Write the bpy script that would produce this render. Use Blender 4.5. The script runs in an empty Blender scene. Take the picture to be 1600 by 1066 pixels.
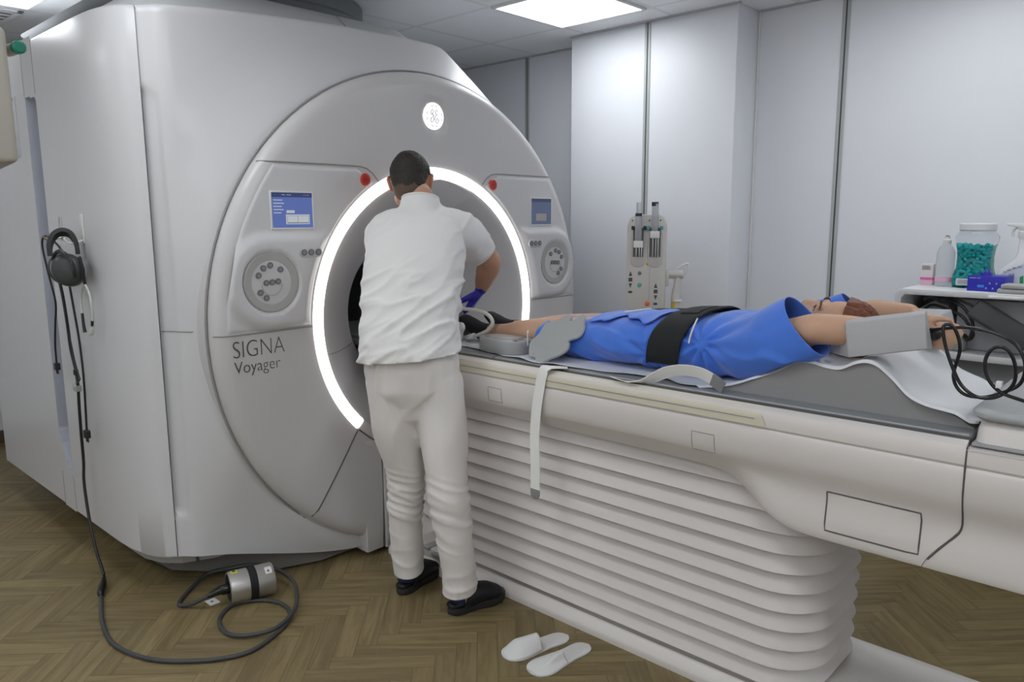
import bpy, bmesh, math, random
from mathutils import Vector, Matrix, noise
from math import sin, cos, pi, sqrt, atan2, radians, hypot, exp

sc = bpy.context.scene
COL = sc.collection

# ---------------------------------------------------------------- camera
cam_d = bpy.data.cameras.new('camera')
cam = bpy.data.objects.new('camera', cam_d)
COL.objects.link(cam)
cam_d.sensor_width = 36.0
cam_d.lens = 1190.0 / 1600.0 * 36.0
cam_d.clip_start = 0.05
yaw, pit, rol = radians(42.9), radians(-9.1), radians(-0.3)
f_ = Vector((-sin(yaw) * cos(pit), cos(yaw) * cos(pit), sin(pit)))
r_ = Vector((cos(yaw), sin(yaw), 0))
u_ = r_.cross(f_)
r2 = r_ * cos(rol) + u_ * sin(rol)
u2 = -r_ * sin(rol) + u_ * cos(rol)
cam.matrix_world = Matrix(((r2.x, u2.x, -f_.x, 0), (r2.y, u2.y, -f_.y, 0), (r2.z, u2.z, -f_.z, 1.46), (0, 0, 0, 1)))
sc.camera = cam

# ---------------------------------------------------------------- view, world
vs = sc.view_settings
vs.view_transform = 'Standard'
vs.look = 'None'
vs.gamma = 1.0
vs.use_curve_mapping = False
vs.exposure = 0.0
w = bpy.data.worlds.new('world')
sc.world = w
w.use_nodes = True
w.node_tree.nodes['Background'].inputs[0].default_value = (0.75, 0.82, 1.0, 1)
w.node_tree.nodes['Background'].inputs[1].default_value = 0.05

LAMP = 9.2          # radiance of the ceiling light panels
FILL_WINDOW = 0.9        # radiance of the unseen fill window added behind the camera
RING = 4.0          # radiance of the scanner's ring light

# ---------------------------------------------------------------- helpers
ORG = {}

def setp(o, label=None, cat=None, group=None, kind=None):
    if label: o['label'] = label
    if cat: o['category'] = cat
    if group: o['group'] = group
    if kind: o['kind'] = kind
    return o

def thing(name, label, cat, loc, group=None):
    o = bpy.data.objects.new(name, None)
    o.empty_display_size = 0.1
    COL.objects.link(o)
    o.location = loc
    ORG[o.name] = Vector(loc)
    return setp(o, label, cat, group)

class B:
    """collects shapes in world coordinates and links them as one mesh object"""
    def __init__(s):
        s.V = []; s.F = []; s.mi = []; s.m = 0
    def add(s, V, F):
        b = len(s.V)
        s.V += [tuple(v) for v in V]
        s.F += [tuple(i + b for i in f) for f in F]
        s.mi += [s.m] * len(F)
        return s
    def grid(s, nu, nv, fn, cu=False, cv=False, flip=False):
        V = []; F = []
        for i in range(nu):
            for j in range(nv):
                V.append(fn(i / (nu if cu else nu - 1), j / (nv if cv else nv - 1)))
        for i in range(nu if cu else nu - 1):
            for j in range(nv if cv else nv - 1):
                a = i * nv + j; b_ = ((i + 1) % nu) * nv + j
                c = ((i + 1) % nu) * nv + (j + 1) % nv; d = i * nv + (j + 1) % nv
                F.append((a, b_, c, d) if not flip else (a, d, c, b_))
        return s.add(V, F)
    def rings(s, rs, closed=True, cap0=True, cap1=True):
        """rs: list of loops with the same number of points"""
        n = len(rs[0]); V = [p for r in rs for p in r]; F = []
        for i in range(len(rs) - 1):
            for j in range(n if closed else n - 1):
                k = (j + 1) % n
                F.append((i * n + j, i * n + k, (i + 1) * n + k, (i + 1) * n + j))
        if cap0: F.append(tuple(range(n))[::-1])
        if cap1: F.append(tuple((len(rs) - 1) * n + j for j in range(n)))
        return s.add(V, F)
    def box(s, x0, x1, y0, y1, z0, z1, bev=0.0, seg=3, M=None):
        bm = bmesh.new()
        bmesh.ops.create_cube(bm, size=1.0)
        for v in bm.verts:
            v.co = Vector(((x0 + x1) / 2 + v.co.x * (x1 - x0), (y0 + y1) / 2 + v.co.y * (y1 - y0), (z0 + z1) / 2 + v.co.z * (z1 - z0)))
        if bev > 0:
            bmesh.ops.bevel(bm, geom=bm.edges[:], offset=bev, segments=seg, profile=0.5, affect='EDGES')
        if M is not None:
            bmesh.ops.transform(bm, matrix=M, verts=bm.verts)
        return s.bm(bm)
    def bm(s, bm):
        bm.verts.index_update()
        s.add([v.co[:] for v in bm.verts], [[v.index for v in f.verts] for f in bm.faces])
        bm.free()
        return s
    def prism(s, pts, d0, d1, axis='y', bev=0.0, seg=2, M=None):
        """polygon pts in the two other axes, extruded along axis from d0 to d1"""
        def P(a, b_, d):
            return {'y': (a, d, b_), 'x': (d, a, b_), 'z': (a, b_, d)}[axis]
        bm = bmesh.new()
        v0 = [bm.verts.new(P(a, b_, d0)) for a, b_ in pts]
        v1 = [bm.verts.new(P(a, b_, d1)) for a, b_ in pts]
        bm.faces.new(v0); bm.faces.new(v1[::-1])
        n = len(pts)
        for i in range(n):
            bm.faces.new((v0[i], v1[i], v1[(i + 1) % n], v0[(i + 1) % n]))
        bmesh.ops.recalc_face_normals(bm, faces=bm.faces)
        if bev > 0:
            bmesh.ops.bevel(bm, geom=bm.edges[:], offset=bev, segments=seg, profile=0.5, affect='EDGES')
        if M is not None:
            bmesh.ops.transform(bm, matrix=M, verts=bm.verts)
        return s.bm(bm)
    def tube(s, pts, r, n=10, smooth=4, cap=True, closed=False):
        """round tube along pts; r a number or a list per point"""
        P = [Vector(p) for p in pts]
        R = list(r) if hasattr(r, '__len__') else [r] * len(P)
        if smooth > 1 and len(P) > 2:
            Q = []; RR = []
            N = len(P)
            rng = range(N) if closed else range(N - 1)
            for i in rng:
                if closed:
                    p0, p1, p2, p3 = P[(i - 1) % N], P[i], P[(i + 1) % N], P[(i + 2) % N]
                else:
                    p0, p1, p2, p3 = P[max(i - 1, 0)], P[i], P[i + 1], P[min(i + 2, N - 1)]
                for k in range(smooth):
                    t = k / smooth
                    Q.append(0.5 * ((2 * p1) + (p2 - p0) * t + (2 * p0 - 5 * p1 + 4 * p2 - p3) * t * t + (3 * p1 - p0 - 3 * p2 + p3) * t ** 3))
                    RR.append(R[i] * (1 - t) + R[(i + 1) % N] * t)
            if not closed:
                Q.append(P[-1]); RR.append(R[-1])
            P, R = Q, RR
        loops = []
        up = None
        N = len(P)
        for i in range(N):
            if closed: t = P[(i + 1) % N] - P[(i - 1) % N]
            else: t = P[min(i + 1, N - 1)] - P[max(i - 1, 0)]
            if t.length < 1e-9: t = Vector((0, 0, 1))
            t.normalize()
            if up is None:
                up = Vector((0, 0, 1)) if abs(t.z) < 0.9 else Vector((1, 0, 0))
            a = t.cross(up)
            if a.length < 1e-6: a = t.orthogonal()
            a.normalize(); up = a.cross(t).normalized()
            loops.append([P[i] + (a * cos(2 * pi * k / n) + up * sin(2 * pi * k / n)) * R[i] for k in range(n)])
        if closed:
            loops.append(loops[0])
            return s.rings(loops, True, False, False)
        return s.rings(loops, True, cap, cap)
    def ribbon(s, pts, w, th, wdir, smooth=6):
        """flat band along pts, width vector direction wdir (a vector or list)"""
        P = [Vector(p) for p in pts]
        Wd = [Vector(x) for x in wdir] if hasattr(wdir[0], '__len__') else [Vector(wdir)] * len(P)
        Q = []; WW = []
        N = len(P)
        for i in range(N - 1):
            p0, p1, p2, p3 = P[max(i - 1, 0)], P[i], P[i + 1], P[min(i + 2, N - 1)]
            for k in range(smooth):
                t = k / smooth
                Q.append(0.5 * ((2 * p1) + (p2 - p0) * t + (2 * p0 - 5 * p1 + 4 * p2 - p3) * t * t + (3 * p1 - p0 - 3 * p2 + p3) * t ** 3))
                WW.append(Wd[i].lerp(Wd[i + 1], t))
        Q.append(P[-1]); WW.append(Wd[-1])
        loops = []
        for i in range(len(Q)):
            t = (Q[min(i + 1, len(Q) - 1)] - Q[max(i - 1, 0)]).normalized()
            a = (WW[i] - t * WW[i].dot(t)).normalized()
            nn = t.cross(a).normalized()
            loops.append([Q[i] + a * w / 2 * sx + nn * th / 2 * sy for sx, sy in ((-1, -1), (1, -1), (1, 1), (-1, 1))])
        return s.rings(loops)
    def lathe(s, prof, c, n=32, axis=(0, 0, 1), M=None, sx=1.0, sy=1.0):
        """prof: (r, h) from bottom to top"""
        ax = Vector(axis).normalized()
        a = ax.orthogonal().normalized(); b_ = ax.cross(a)
        if abs(ax.z) > 0.99: a, b_ = Vector((1, 0, 0)), Vector((0, 1, 0))
        c = Vector(c)
        loops = [[c + ax * h + (a * cos(2 * pi * k / n) * sx + b_ * sin(2 * pi * k / n) * sy) * max(r, 1e-5) for k in range(n)] for r, h in prof]
        return s.rings(loops, True, prof[0][0] > 1e-4, prof[-1][0] > 1e-4)
    def ell(s, c, r, n=16, M=None):
        bm = bmesh.new()
        bmesh.ops.create_uvsphere(bm, u_segments=n * 2, v_segments=n, radius=1.0)
        for v in bm.verts:
            v.co = Vector((v.co.x * r[0], v.co.y * r[1], v.co.z * r[2]))
            if M is not None: v.co = M @ v.co
            v.co += Vector(c)
        return s.bm(bm)
    def xf(s, M):
        s.V = [tuple(M @ Vector(v)) for v in s.V]
        return s
    def build(s, name, mat, parent=None, smooth=True, ang=35, origin=None, fixn=True, label=None, cat=None, group=None, kind=None):
        me = bpy.data.meshes.new(name)
        if parent is not None:
            o0 = ORG[parent.name]
        elif origin is not None:
            o0 = Vector(origin)
        else:
            n = len(s.V)
            o0 = Vector((sum(v[0] for v in s.V) / n, sum(v[1] for v in s.V) / n, min(v[2] for v in s.V)))
        me.from_pydata([(v[0] - o0.x, v[1] - o0.y, v[2] - o0.z) for v in s.V], [], s.F)
        for i, p in enumerate(me.polygons):
            p.material_index = s.mi[i]
        if fixn:
            bm = bmesh.new(); bm.from_mesh(me)
            bmesh.ops.recalc_face_normals(bm, faces=bm.faces)
            bm.to_mesh(me); bm.free()
        for mm in (mat if isinstance(mat, (list, tuple)) else [mat]):
            me.materials.append(mm)
        if smooth:
            for p in me.polygons: p.use_smooth = True
            me.set_sharp_from_angle(angle=radians(ang))
        o = bpy.data.objects.new(name, me)
        COL.objects.link(o)
        if parent is not None:
            o.parent = parent
            ORG[o.name] = ORG[parent.name]
        else:
            o.location = o0
            ORG[o.name] = o0
        return setp(o, label, cat, group, kind)

def sstep(a, b, x):
    if a == b: return 1.0 if x > a else 0.0
    t = min(1.0, max(0.0, (x - a) / (b - a)))
    return t * t * (3 - 2 * t)

def lerp(a, b, t): return a + (b - a) * t

def interp(tab, x):
    if x <= tab[0][0]: return tab[0][1]
    for (x0, y0), (x1, y1) in zip(tab, tab[1:]):
        if x <= x1: return y0 + (y1 - y0) * (x - x0) / (x1 - x0)
    return tab[-1][1]

def interps(tab, x):
    """smooth (catmull) table interpolation"""
    n = len(tab)
    if x <= tab[0][0]: return tab[0][1]
    if x >= tab[-1][0]: return tab[-1][1]
    for i in range(n - 1):
        if x <= tab[i + 1][0]:
            x0, x1 = tab[i][0], tab[i + 1][0]
            p1, p2 = tab[i][1], tab[i + 1][1]
            m1 = (p2 - tab[i - 1][1]) / (x1 - tab[i - 1][0]) if i > 0 else (p2 - p1) / (x1 - x0)
            m2 = (tab[i + 2][1] - p1) / (tab[i + 2][0] - x0) if i < n - 2 else (p2 - p1) / (x1 - x0)
            h = x1 - x0; t = (x - x0) / h
            return (2 * t ** 3 - 3 * t * t + 1) * p1 + (t ** 3 - 2 * t * t + t) * h * m1 + (-2 * t ** 3 + 3 * t * t) * p2 + (t ** 3 - t * t) * h * m2

MATS = {}
def mat(name, col, rough=0.5, metal=0.0, spec=0.5, var=0.0, vscale=8.0, bump=0.0, bscale=200.0, emit=0.0, ecol=None, alpha=1.0, trans=0.0, ior=1.45, sss=0.0, stretch=None, coat=0.0, sheen=0.0):
    if name in MATS: return MATS[name]
    m = bpy.data.materials.new(name)
    m.use_nodes = True
    nt = m.node_tree; N = nt.nodes; L = nt.links
    bs = N['Principled BSDF']
    I = bs.inputs
    I['Base Color'].default_value = (*col, 1)
    I['Roughness'].default_value = rough
    I['Metallic'].default_value = metal
    I['Specular IOR Level'].default_value = spec
    I['IOR'].default_value = ior
    if trans: I['Transmission Weight'].default_value = trans
    if coat: I['Coat Weight'].default_value = coat; I['Coat Roughness'].default_value = 0.15
    if sheen: I['Sheen Weight'].default_value = sheen
    if sss:
        I['Subsurface Weight'].default_value = sss
        I['Subsurface Radius'].default_value = (0.012, 0.005, 0.003)
    if alpha < 1: I['Alpha'].default_value = alpha
    if emit:
        I['Emission Strength'].default_value = emit
        I['Emission Color'].default_value = (*(ecol or col), 1)
    tc = N.new('ShaderNodeTexCoord')
    mp = N.new('ShaderNodeMapping')
    L.new(tc.outputs['Object'], mp.inputs[0])
    if stretch: mp.inputs['Scale'].default_value = stretch
    nz = N.new('ShaderNodeTexNoise')
    nz.inputs['Scale'].default_value = vscale
    nz.inputs['Detail'].default_value = 4
    L.new(mp.outputs[0], nz.inputs['Vector'])
    v = max(var, 0.012)
    mx = N.new('ShaderNodeMix'); mx.data_type = 'RGBA'
    mx.inputs['A'].default_value = (*[max(0, c * (1 - v)) for c in col], 1)
    mx.inputs['B'].default_value = (*[min(1, c * (1 + v)) for c in col], 1)
    L.new(nz.outputs['Fac'], mx.inputs['Factor'])
    L.new(mx.outputs['Result'], I['Base Color'])
    if bump:
        n2 = N.new('ShaderNodeTexNoise')
        n2.inputs['Scale'].default_value = bscale
        n2.inputs['Detail'].default_value = 3
        L.new(mp.outputs[0], n2.inputs['Vector'])
        bp = N.new('ShaderNodeBump')
        bp.inputs['Strength'].default_value = bump
        bp.inputs['Distance'].default_value = 0.002
        L.new(n2.outputs['Fac'], bp.inputs['Height'])
        L.new(bp.outputs['Normal'], I['Normal'])
    MATS[name] = m
    return m

SHELL = mat('scanner_white_plastic', (0.61, 0.61, 0.625), 0.34, coat=0.15)
SHELL2 = mat('scanner_disc_plastic', (0.585, 0.575, 0.58), 0.36, coat=0.12)
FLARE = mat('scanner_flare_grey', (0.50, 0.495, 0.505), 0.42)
TABLEW = mat('table_white_plastic', (0.68, 0.645, 0.62), 0.36, coat=0.1)
BELLOW = mat('bellows_rubber', (0.66, 0.625, 0.605), 0.48)
SEAM = mat('seam_dark', (0.10, 0.095, 0.095), 0.7)
SEAML = mat('seam_grey', (0.30, 0.29, 0.29), 0.6)
DARKG = mat('dark_grey_plastic', (0.12, 0.12, 0.115), 0.5)
MIDG = mat('mid_grey_plastic', (0.33, 0.33, 0.34), 0.45)
LTG = mat('light_grey_plastic', (0.55, 0.56, 0.58), 0.4)
BLACK = mat('black_plastic', (0.018, 0.018, 0.02), 0.4)
RUBBER = mat('black_cable', (0.016, 0.016, 0.017), 0.33)
VINYL = mat('grey_vinyl', (0.225, 0.235, 0.24), 0.38, bump=0.15, bscale=400)
FOAMG = mat('grey_foam', (0.27, 0.265, 0.265), 0.85, bump=0.2, bscale=500)
FOAML = mat('light_foam', (0.44, 0.445, 0.46), 0.8, bump=0.2, bscale=500)
PAPER = mat('white_paper_sheet', (0.70, 0.71, 0.735), 0.8, bump=0.3, bscale=25)
METAL = mat('brushed_metal', (0.6, 0.6, 0.58), 0.3, metal=1.0)
WHITEP = mat('white_plastic', (0.72, 0.72, 0.71), 0.4)

# ---------------------------------------------------------------- room
RX0, RX1, RY0, RY1, RZ = -5.86, 2.1, -1.7, 4.07, 2.555
WALL = mat('wall_panel_white', (0.745, 0.76, 0.795), 0.42, spec=0.35)

def floor_mat():
    m = bpy.data.materials.new('herringbone_vinyl_floor'); m.use_nodes = True
    N = m.node_tree.nodes; L = m.node_tree.links; bs = N['Principled BSDF']
    at = N.new('ShaderNodeAttribute'); at.attribute_name = 'plank'; at.attribute_type = 'GEOMETRY'
    uv = N.new('ShaderNodeUVMap'); uv.uv_map = 'grain'
    mp = N.new('ShaderNodeMapping'); mp.inputs['Scale'].default_value = (3.0, 30.0, 1)
    L.new(uv.outputs[0], mp.inputs[0])
    nz = N.new('ShaderNodeTexNoise'); nz.inputs['Scale'].default_value = 1.0; nz.inputs['Detail'].default_value = 7; nz.inputs['Roughness'].default_value = 0.62
    nz.inputs['Distortion'].default_value = 0.6
    L.new(mp.outputs[0], nz.inputs['Vector'])
    cr = N.new('ShaderNodeValToRGB')
    e = cr.color_ramp.elements
    e[0].position = 0.3; e[0].color = (0.140, 0.103, 0.046, 1)
    e[1].position = 0.72; e[1].color = (0.250, 0.196, 0.100, 1)
    L.new(nz.outputs['Fac'], cr.inputs[0])
    hs = N.new('ShaderNodeHueSaturation')
    ma = N.new('ShaderNodeMapRange')
    ma.inputs['To Min'].default_value = 0.94; ma.inputs['To Max'].default_value = 1.22
    L.new(at.outputs['Fac'], ma.inputs[0])
    L.new(ma.outputs[0], hs.inputs['Value'])
    L.new(cr.outputs[0], hs.inputs['Color'])
    L.new(hs.outputs[0], bs.inputs['Base Color'])
    bs.inputs['Roughness'].default_value = 0.42
    bs.inputs['Specular IOR Level'].default_value = 0.35
    bp = N.new('ShaderNodeBump'); bp.inputs['Strength'].default_value = 0.12; bp.inputs['Distance'].default_value = 0.001
    L.new(nz.outputs['Fac'], bp.inputs['Height']); L.new(bp.outputs[0], bs.inputs['Normal'])
    return m

def make_floor():
    PL, PW, gap = 0.35, 0.07, 0.0007
    rnd = random.Random(4)
    V = []; F = []; UV = []; AT = []
    cx, cy = -2.015, 1.468
    c45, s45 = cos(pi / 4), sin(pi / 4)
    n = round(PL / PW)
    def addp(u0, v0, u1, v1, along):
        uc, vc = (u0 + u1) / 2, (v0 + v1) / 2
        x = cx + uc * c45 - vc * s45; y = cy + uc * s45 + vc * c45
        if not (RX0 - 0.5 < x < RX1 + 0.5 and RY0 - 0.5 < y < RY1 + 0.5): return
        b = len(V)
        a = rnd.random(); o1, o2 = rnd.random() * 50, rnd.random() * 50
        for (u, v) in ((u0 + gap, v0 + gap), (u1 - gap, v0 + gap), (u1 - gap, v1 - gap), (u0 + gap, v1 - gap)):
            X = cx + u * c45 - v * s45; Y = cy + u * s45 + v * c45
            V.append((min(max(X, RX0), RX1), min(max(Y, RY0), RY1), 0.0))
            UV.append((u + o1, v + o2) if along == 0 else (v + o1, u + o2))
            AT.append(a)
        F.append((b, b + 1, b + 2, b + 3))
    R_ = 95
    for i in range(-R_, R_):
        for j in range(-14, 15):
            # herringbone: horizontal plank at (i + 2nj, i), vertical plank beside it
            u = (i + 2 * n * j) * PW; v = i * PW
            addp(u, v, u + PL, v + PW, 0)
            addp(u + PL, v - PL + PW, u + PL + PW, v + PW, 1)
    b = len(V)
    nb = len(F)
    for p in ((RX0, RY0), (RX1, RY0), (RX1, RY1), (RX0, RY1)):
        V.append((p[0], p[1], -0.0015)); UV.append((0, 0)); AT.append(0)
    F.append((b, b + 1, b + 2, b + 3))
    me = bpy.data.meshes.new('floor')
    me.from_pydata(V, [], F)
    uvl = me.uv_layers.new(name='grain')
    for lo in me.loops: uvl.data[lo.index].uv = UV[lo.vertex_index]
    a = me.attributes.new('plank', 'FLOAT', 'POINT')
    for i, x in enumerate(AT): a.data[i].value = x
    me.materials.append(floor_mat())
    me.materials.append(mat('floor_joint', (0.12, 0.095, 0.06), 0.8))
    me.polygons[nb].material_index = 1
    o = bpy.data.objects.new('floor', me); COL.objects.link(o)
    setp(o, kind='structure')
make_floor()

def ceil_mat():
    m = bpy.data.materials.new('ceiling_tiles'); m.use_nodes = True
    N = m.node_tree.nodes; L = m.node_tree.links; bs = N['Principled BSDF']
    tc = N.new('ShaderNodeTexCoord'); sp = N.new('ShaderNodeSeparateXYZ'); L.new(tc.outputs['Object'], sp.inputs[0])
    outs = []
    for ax, ph in ((0, 2.935), (1, -3.005)):
        a = N.new('ShaderNodeMath'); a.operation = 'ADD'; a.inputs[1].default_value = ph + 60.0; L.new(sp.outputs[ax], a.inputs[0])
        b = N.new('ShaderNodeMath'); b.operation = 'MODULO'; b.inputs[1].default_value = 0.6; L.new(a.outputs[0], b.inputs[0])
        c = N.new('ShaderNodeMath'); c.operation = 'SUBTRACT'; c.inputs[1].default_value = 0.3; L.new(b.outputs[0], c.inputs[0])
        d = N.new('ShaderNodeMath'); d.operation = 'ABSOLUTE'; L.new(c.outputs[0], d.inputs[0])
        outs.append(d)
    mxx = N.new('ShaderNodeMath'); mxx.operation = 'MAXIMUM'; L.new(outs[0].outputs[0], mxx.inputs[0]); L.new(outs[1].outputs[0], mxx.inputs[1])
    cr = N.new('ShaderNodeValToRGB'); cr.color_ramp.interpolation = 'CONSTANT'
    e = cr.color_ramp.elements
    e[0].position = 0; e[0].color = (0.90, 0.91, 0.925, 1)
    e[1].position = 0.2875; e[1].color = (0.55, 0.56, 0.575, 1)
    x = cr.color_ramp.elements.new(0.2905); x.color = (0.83, 0.84, 0.86, 1)
    L.new(mxx.outputs[0], cr.inputs[0]); L.new(cr.outputs[0], bs.inputs['Base Color'])
    bs.inputs['Roughness'].default_value = 0.45
    bs.inputs['Specular IOR Level'].default_value = 0.9
    nz = N.new('ShaderNodeTexNoise'); nz.inputs['Scale'].default_value = 300; L.new(tc.outputs['Object'], nz.inputs['Vector'])
    bp = N.new('ShaderNodeBump'); bp.inputs['Strength'].default_value = 0.15; bp.inputs['Distance'].default_value = 0.001
    L.new(nz.outputs['Fac'], bp.inputs['Height']); L.new(bp.outputs[0], bs.inputs['Normal'])
    return m
B().box(RX0, RX1, RY0, RY1, RZ, RZ + 0.08).build('ceiling', ceil_mat(), smooth=False, origin=(0, 0, 0), kind='structure')

B().box(RX0 - 0.1, RX0, RY0, RY1, 0, RZ).build('wall_left', WALL, smooth=False, kind='structure')
WALLW = mat('wall_plain_white', (0.86, 0.87, 0.88), 0.6)
B().box(RX1, RX1 + 0.1, RY0, RY1, 0, RZ).build('wall_right', WALLW, smooth=False, kind='structure')
B().box(RX0, RX1, RY0 - 0.1, RY0, 0, RZ).build('wall_front', WALLW, smooth=False, kind='structure')
B().box(RX0, RX1, RY1, RY1 + 0.1, 0, RZ).build('wall_back', WALL, smooth=False, kind='structure')
B().box(-3.05, -1.955, 3.83, RY1, 0, RZ, bev=0.006).build('wall_pillar', WALL, kind='structure')
BASEB = mat('brown_baseboard', (0.10, 0.078, 0.05), 0.5)
B().box(RX0, RX0 + 0.015, RY0, RY1, 0, 0.085, bev=0.003).build('baseboard_left', BASEB, kind='structure')
B().box(RX0 + 0.02, -3.055, RY1 - 0.015, RY1, 0, 0.085, bev=0.003).build('baseboard_back', BASEB, kind='structure')
B().box(-1.95, RX1, RY1 - 0.015, RY1, 0, 0.085, bev=0.003).build('baseboard_right', BASEB, kind='structure')
# joints between the wall panels: grey-green profile with a dark slot
JM = mat('joint_profile', (0.40, 0.425, 0.42), 0.35)
def joint(n, x, y):
    b = B()
    b.box(x - 0.019, x - 0.004, y - 0.005, y, 0.09, RZ, bev=0.0015)
    b.box(x + 0.004, x + 0.019, y - 0.005, y, 0.09, RZ, bev=0.0015)
    b.m = 1
    b.box(x - 0.004, x + 0.004, y - 0.002, y, 0.09, RZ)
    b.build('trim_%d' % n, [JM, mat('joint_slot', (0.07, 0.08, 0.075), 0.6)], kind='structure')
joint(1, -3.625, RY1)
joint(2, -2.50, 3.83)
joint(3, -1.495, RY1)
joint(4, 0.3, RY1)
B().box(-1.955, -1.943, RY1 - 0.012, RY1, 0.09, RZ, bev=0.003).build('trim_5', WHITEP, kind='structure')
# ceiling edge angle along the back wall
B().box(-1.943, RX1, RY1 - 0.02, RY1, RZ - 0.008, RZ).box(RX0, -3.05, RY1 - 0.02, RY1, RZ - 0.008, RZ).box(-3.05, -1.94, 3.81, 3.83, RZ - 0.008, RZ).build('trim_6', mat('ceiling_angle', (0.45, 0.46, 0.47), 0.6), smooth=False, kind='structure')

# ceiling light panels (the lamps of the room)
LM = mat('light_diffuser', (1, 1, 1), 0.6, emit=LAMP, ecol=(0.93, 0.965, 1.0))
LF = mat('light_frame_white', (0.75, 0.76, 0.77), 0.5)
def lamp(x0, x1, y0, y1, label):
    t = thing('ceiling_light', label, 'light', ((x0 + x1) / 2, (y0 + y1) / 2, RZ - 0.012), 'square LED panels in the ceiling')
    f = 0.018
    b = B()
    b.box(x0 - f, x0, y0 - f, y1 + f, RZ - 0.012, RZ - 0.0005, bev=0.002)
    b.box(x1, x1 + f, y0 - f, y1 + f, RZ - 0.012, RZ - 0.0005, bev=0.002)
    b.box(x0, x1, y0 - f, y0, RZ - 0.012, RZ - 0.0005, bev=0.002)
    b.box(x0, x1, y1, y1 + f, RZ - 0.012, RZ - 0.0005, bev=0.002)
    b.build('frame', LF, t)
    B().box(x0, x1, y0, y1, RZ - 0.007, RZ - 0.001).build('diffuser', LM, t, smooth=False)
lamp(-2.915, -2.375, 3.025, 3.575, 'bright square ceiling light panel in front of the pillar')
lamp(-4.66, -4.11, 0.80, 1.35, 'bright square ceiling light panel above the far left of the scanner')
for q in [(x, x + 0.55, y, y + 0.55) for x, y in ((-4.66, -0.90), (-2.62, 0.48), (-0.85, 0.62), (0.7, 0.62), (-1.1, 3.02), (0.7, 3.02), (-2.9, -1.18), (-1.1, -1.18), (0.7, -1.18))]:  # unseen panels; the first is added to brighten the scanner's flank
    lamp(*q, 'square ceiling light panel out of view, over the open floor')

# unseen glowing window, added behind the camera to brighten ceiling and scanner
WM = mat('fill_window_glow', (0.9, 0.93, 1.0), 0.6, emit=FILL_WINDOW, ecol=(0.97, 0.98, 1.0))
wn = B().box(-2.6, 0.6, RY0 + 0.002, RY0 + 0.006, 1.0, 2.15).build('fill_window_1', WM, smooth=False, kind='structure')
fb = B()
for bx in ((-2.66, -2.6, 0.94, 2.21), (0.6, 0.66, 0.94, 2.21), (-2.6, 0.6, 0.94, 1.0), (-2.6, 0.6, 2.15, 2.21), (-1.02, -0.98, 1.0, 2.15)):
    fb.box(bx[0], bx[1], RY0 + 0.001, RY0 + 0.03, bx[2], bx[3], bev=0.004)
fb.build('fill_window_frame', WHITEP, wn)
# ================================================================ MRI scanner
YC, ZC = 2.29, 1.045
FX = -2.60            # plane of the disc front
RO, RI, RD = 0.643, 0.594, 1.045
scanner = thing('mri_scanner', 'large white tunnel scanner with a glowing ring round its bore', 'scanner', (-3.6, 2.29, 0))

def ztop(y):
    base = interps([(1.0, 2.180), (1.17, 2.190), (1.46, 2.218), (1.87, 2.240), (2.1, 2.243), (2.35, 2.243), (2.6, 2.243)], y)
    k = y - 2.505
    return base - 0.92 * (sqrt(k * k + 0.025 ** 2) + k) / 2

def zbot(y):
    return interps([(1.0, 0.17), (1.15, 0.172), (1.27, 0.158), (1.5, 0.105), (1.72, 0.058), (1.86, 0.040), (2.2, 0.04), (2.8, 0.04), (3.2, 0.14), (3.5, 0.17)], y)

def xbody(y, z):
    r = hypot(y - YC, z - ZC)
    d = max(0.0, r - RD)
    x = -2.80 + 0.125 * exp(-(d / 0.16) ** 1.3)
    # lower skirt comes forward near the foot
    x += 0.05 * sstep(0.5, 0.1, z) * sstep(1.25, 1.7, y) * sstep(3.4, 3.0, y)
    x = min(x, -2.652)
    x = lerp(-2.80, x, sstep(1.157, 1.34, y))
    x -= 0.05 * sstep(1.26, 1.157, y) ** 2
    x -= 0.25 * sstep(3.2, 3.44, y) ** 2
    # finger channel beside the corner seam
    m = sstep(1.158, 1.166, y) * sstep(1.206, 1.196, y)
    m *= sstep(0.315, 0.345, z - 0.02 * (1 - ((y - 1.16) / 0.05))) * sstep(1.935, 1.90, z + 0.03 * ((y - 1.16) / 0.05) ** 2)
    x -= 0.022 * m * (1.0 - 0.65 * (y - 1.158) / 0.048)
    return x

# front cover
b = B()
ys = [1.1575 + 0.0027 * i for i in range(20)]
ys += [ys[-1] + (3.44 - ys[-1]) * (i + 1) / 90 for i in range(90)]
def zrows(y):
    a, c = zbot(y), ztop(y)
    rows = []
    n = 120
    for i in range(n + 1):
        z = a + (c - a) * i / n
        rows.append((xbody(y, z), z))
    out = []
    xb = rows[0][0]
    out += [(xb - 0.30, a + 0.03), (xb - 0.05, a + 0.004), (xb - 0.012, a - 0.002)]
    out += [(x, z) for x, z in rows]
    xt = rows[-1][0]
    out += [(xt - 0.006, c + 0.010), (xt - 0.018, c + 0.016), (xt - 0.04, c + 0.018), (xt - 0.5, c + 0.018), (-4.6, c + 0.018)]
    return out
V = []; F = []
nr = None
for y in ys:
    rw = zrows(y); nr = len(rw)
    V += [(x, y, z) for x, z in rw]
for i in range(len(ys) - 1):
    for j in range(nr - 1):
        a = V[i * nr + j]
        if hypot(a[1] - YC, a[2] - ZC) < 0.93 and a[2] > 0.3: continue
        F.append((i * nr + j, (i + 1) * nr + j, (i + 1) * nr + j + 1, i * nr + j + 1))
b.add(V, F)
# right flank of the body
b.grid(12, 6, lambda u, v: (lerp(xbody(3.44, 1), -4.6, u), 3.44 + 0.03 * sstep(0, 0.2, u), lerp(zbot(3.44), ztop(3.44) + 0.018, v)))
b.build('front_cover', SHELL, scanner, ang=40)

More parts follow.
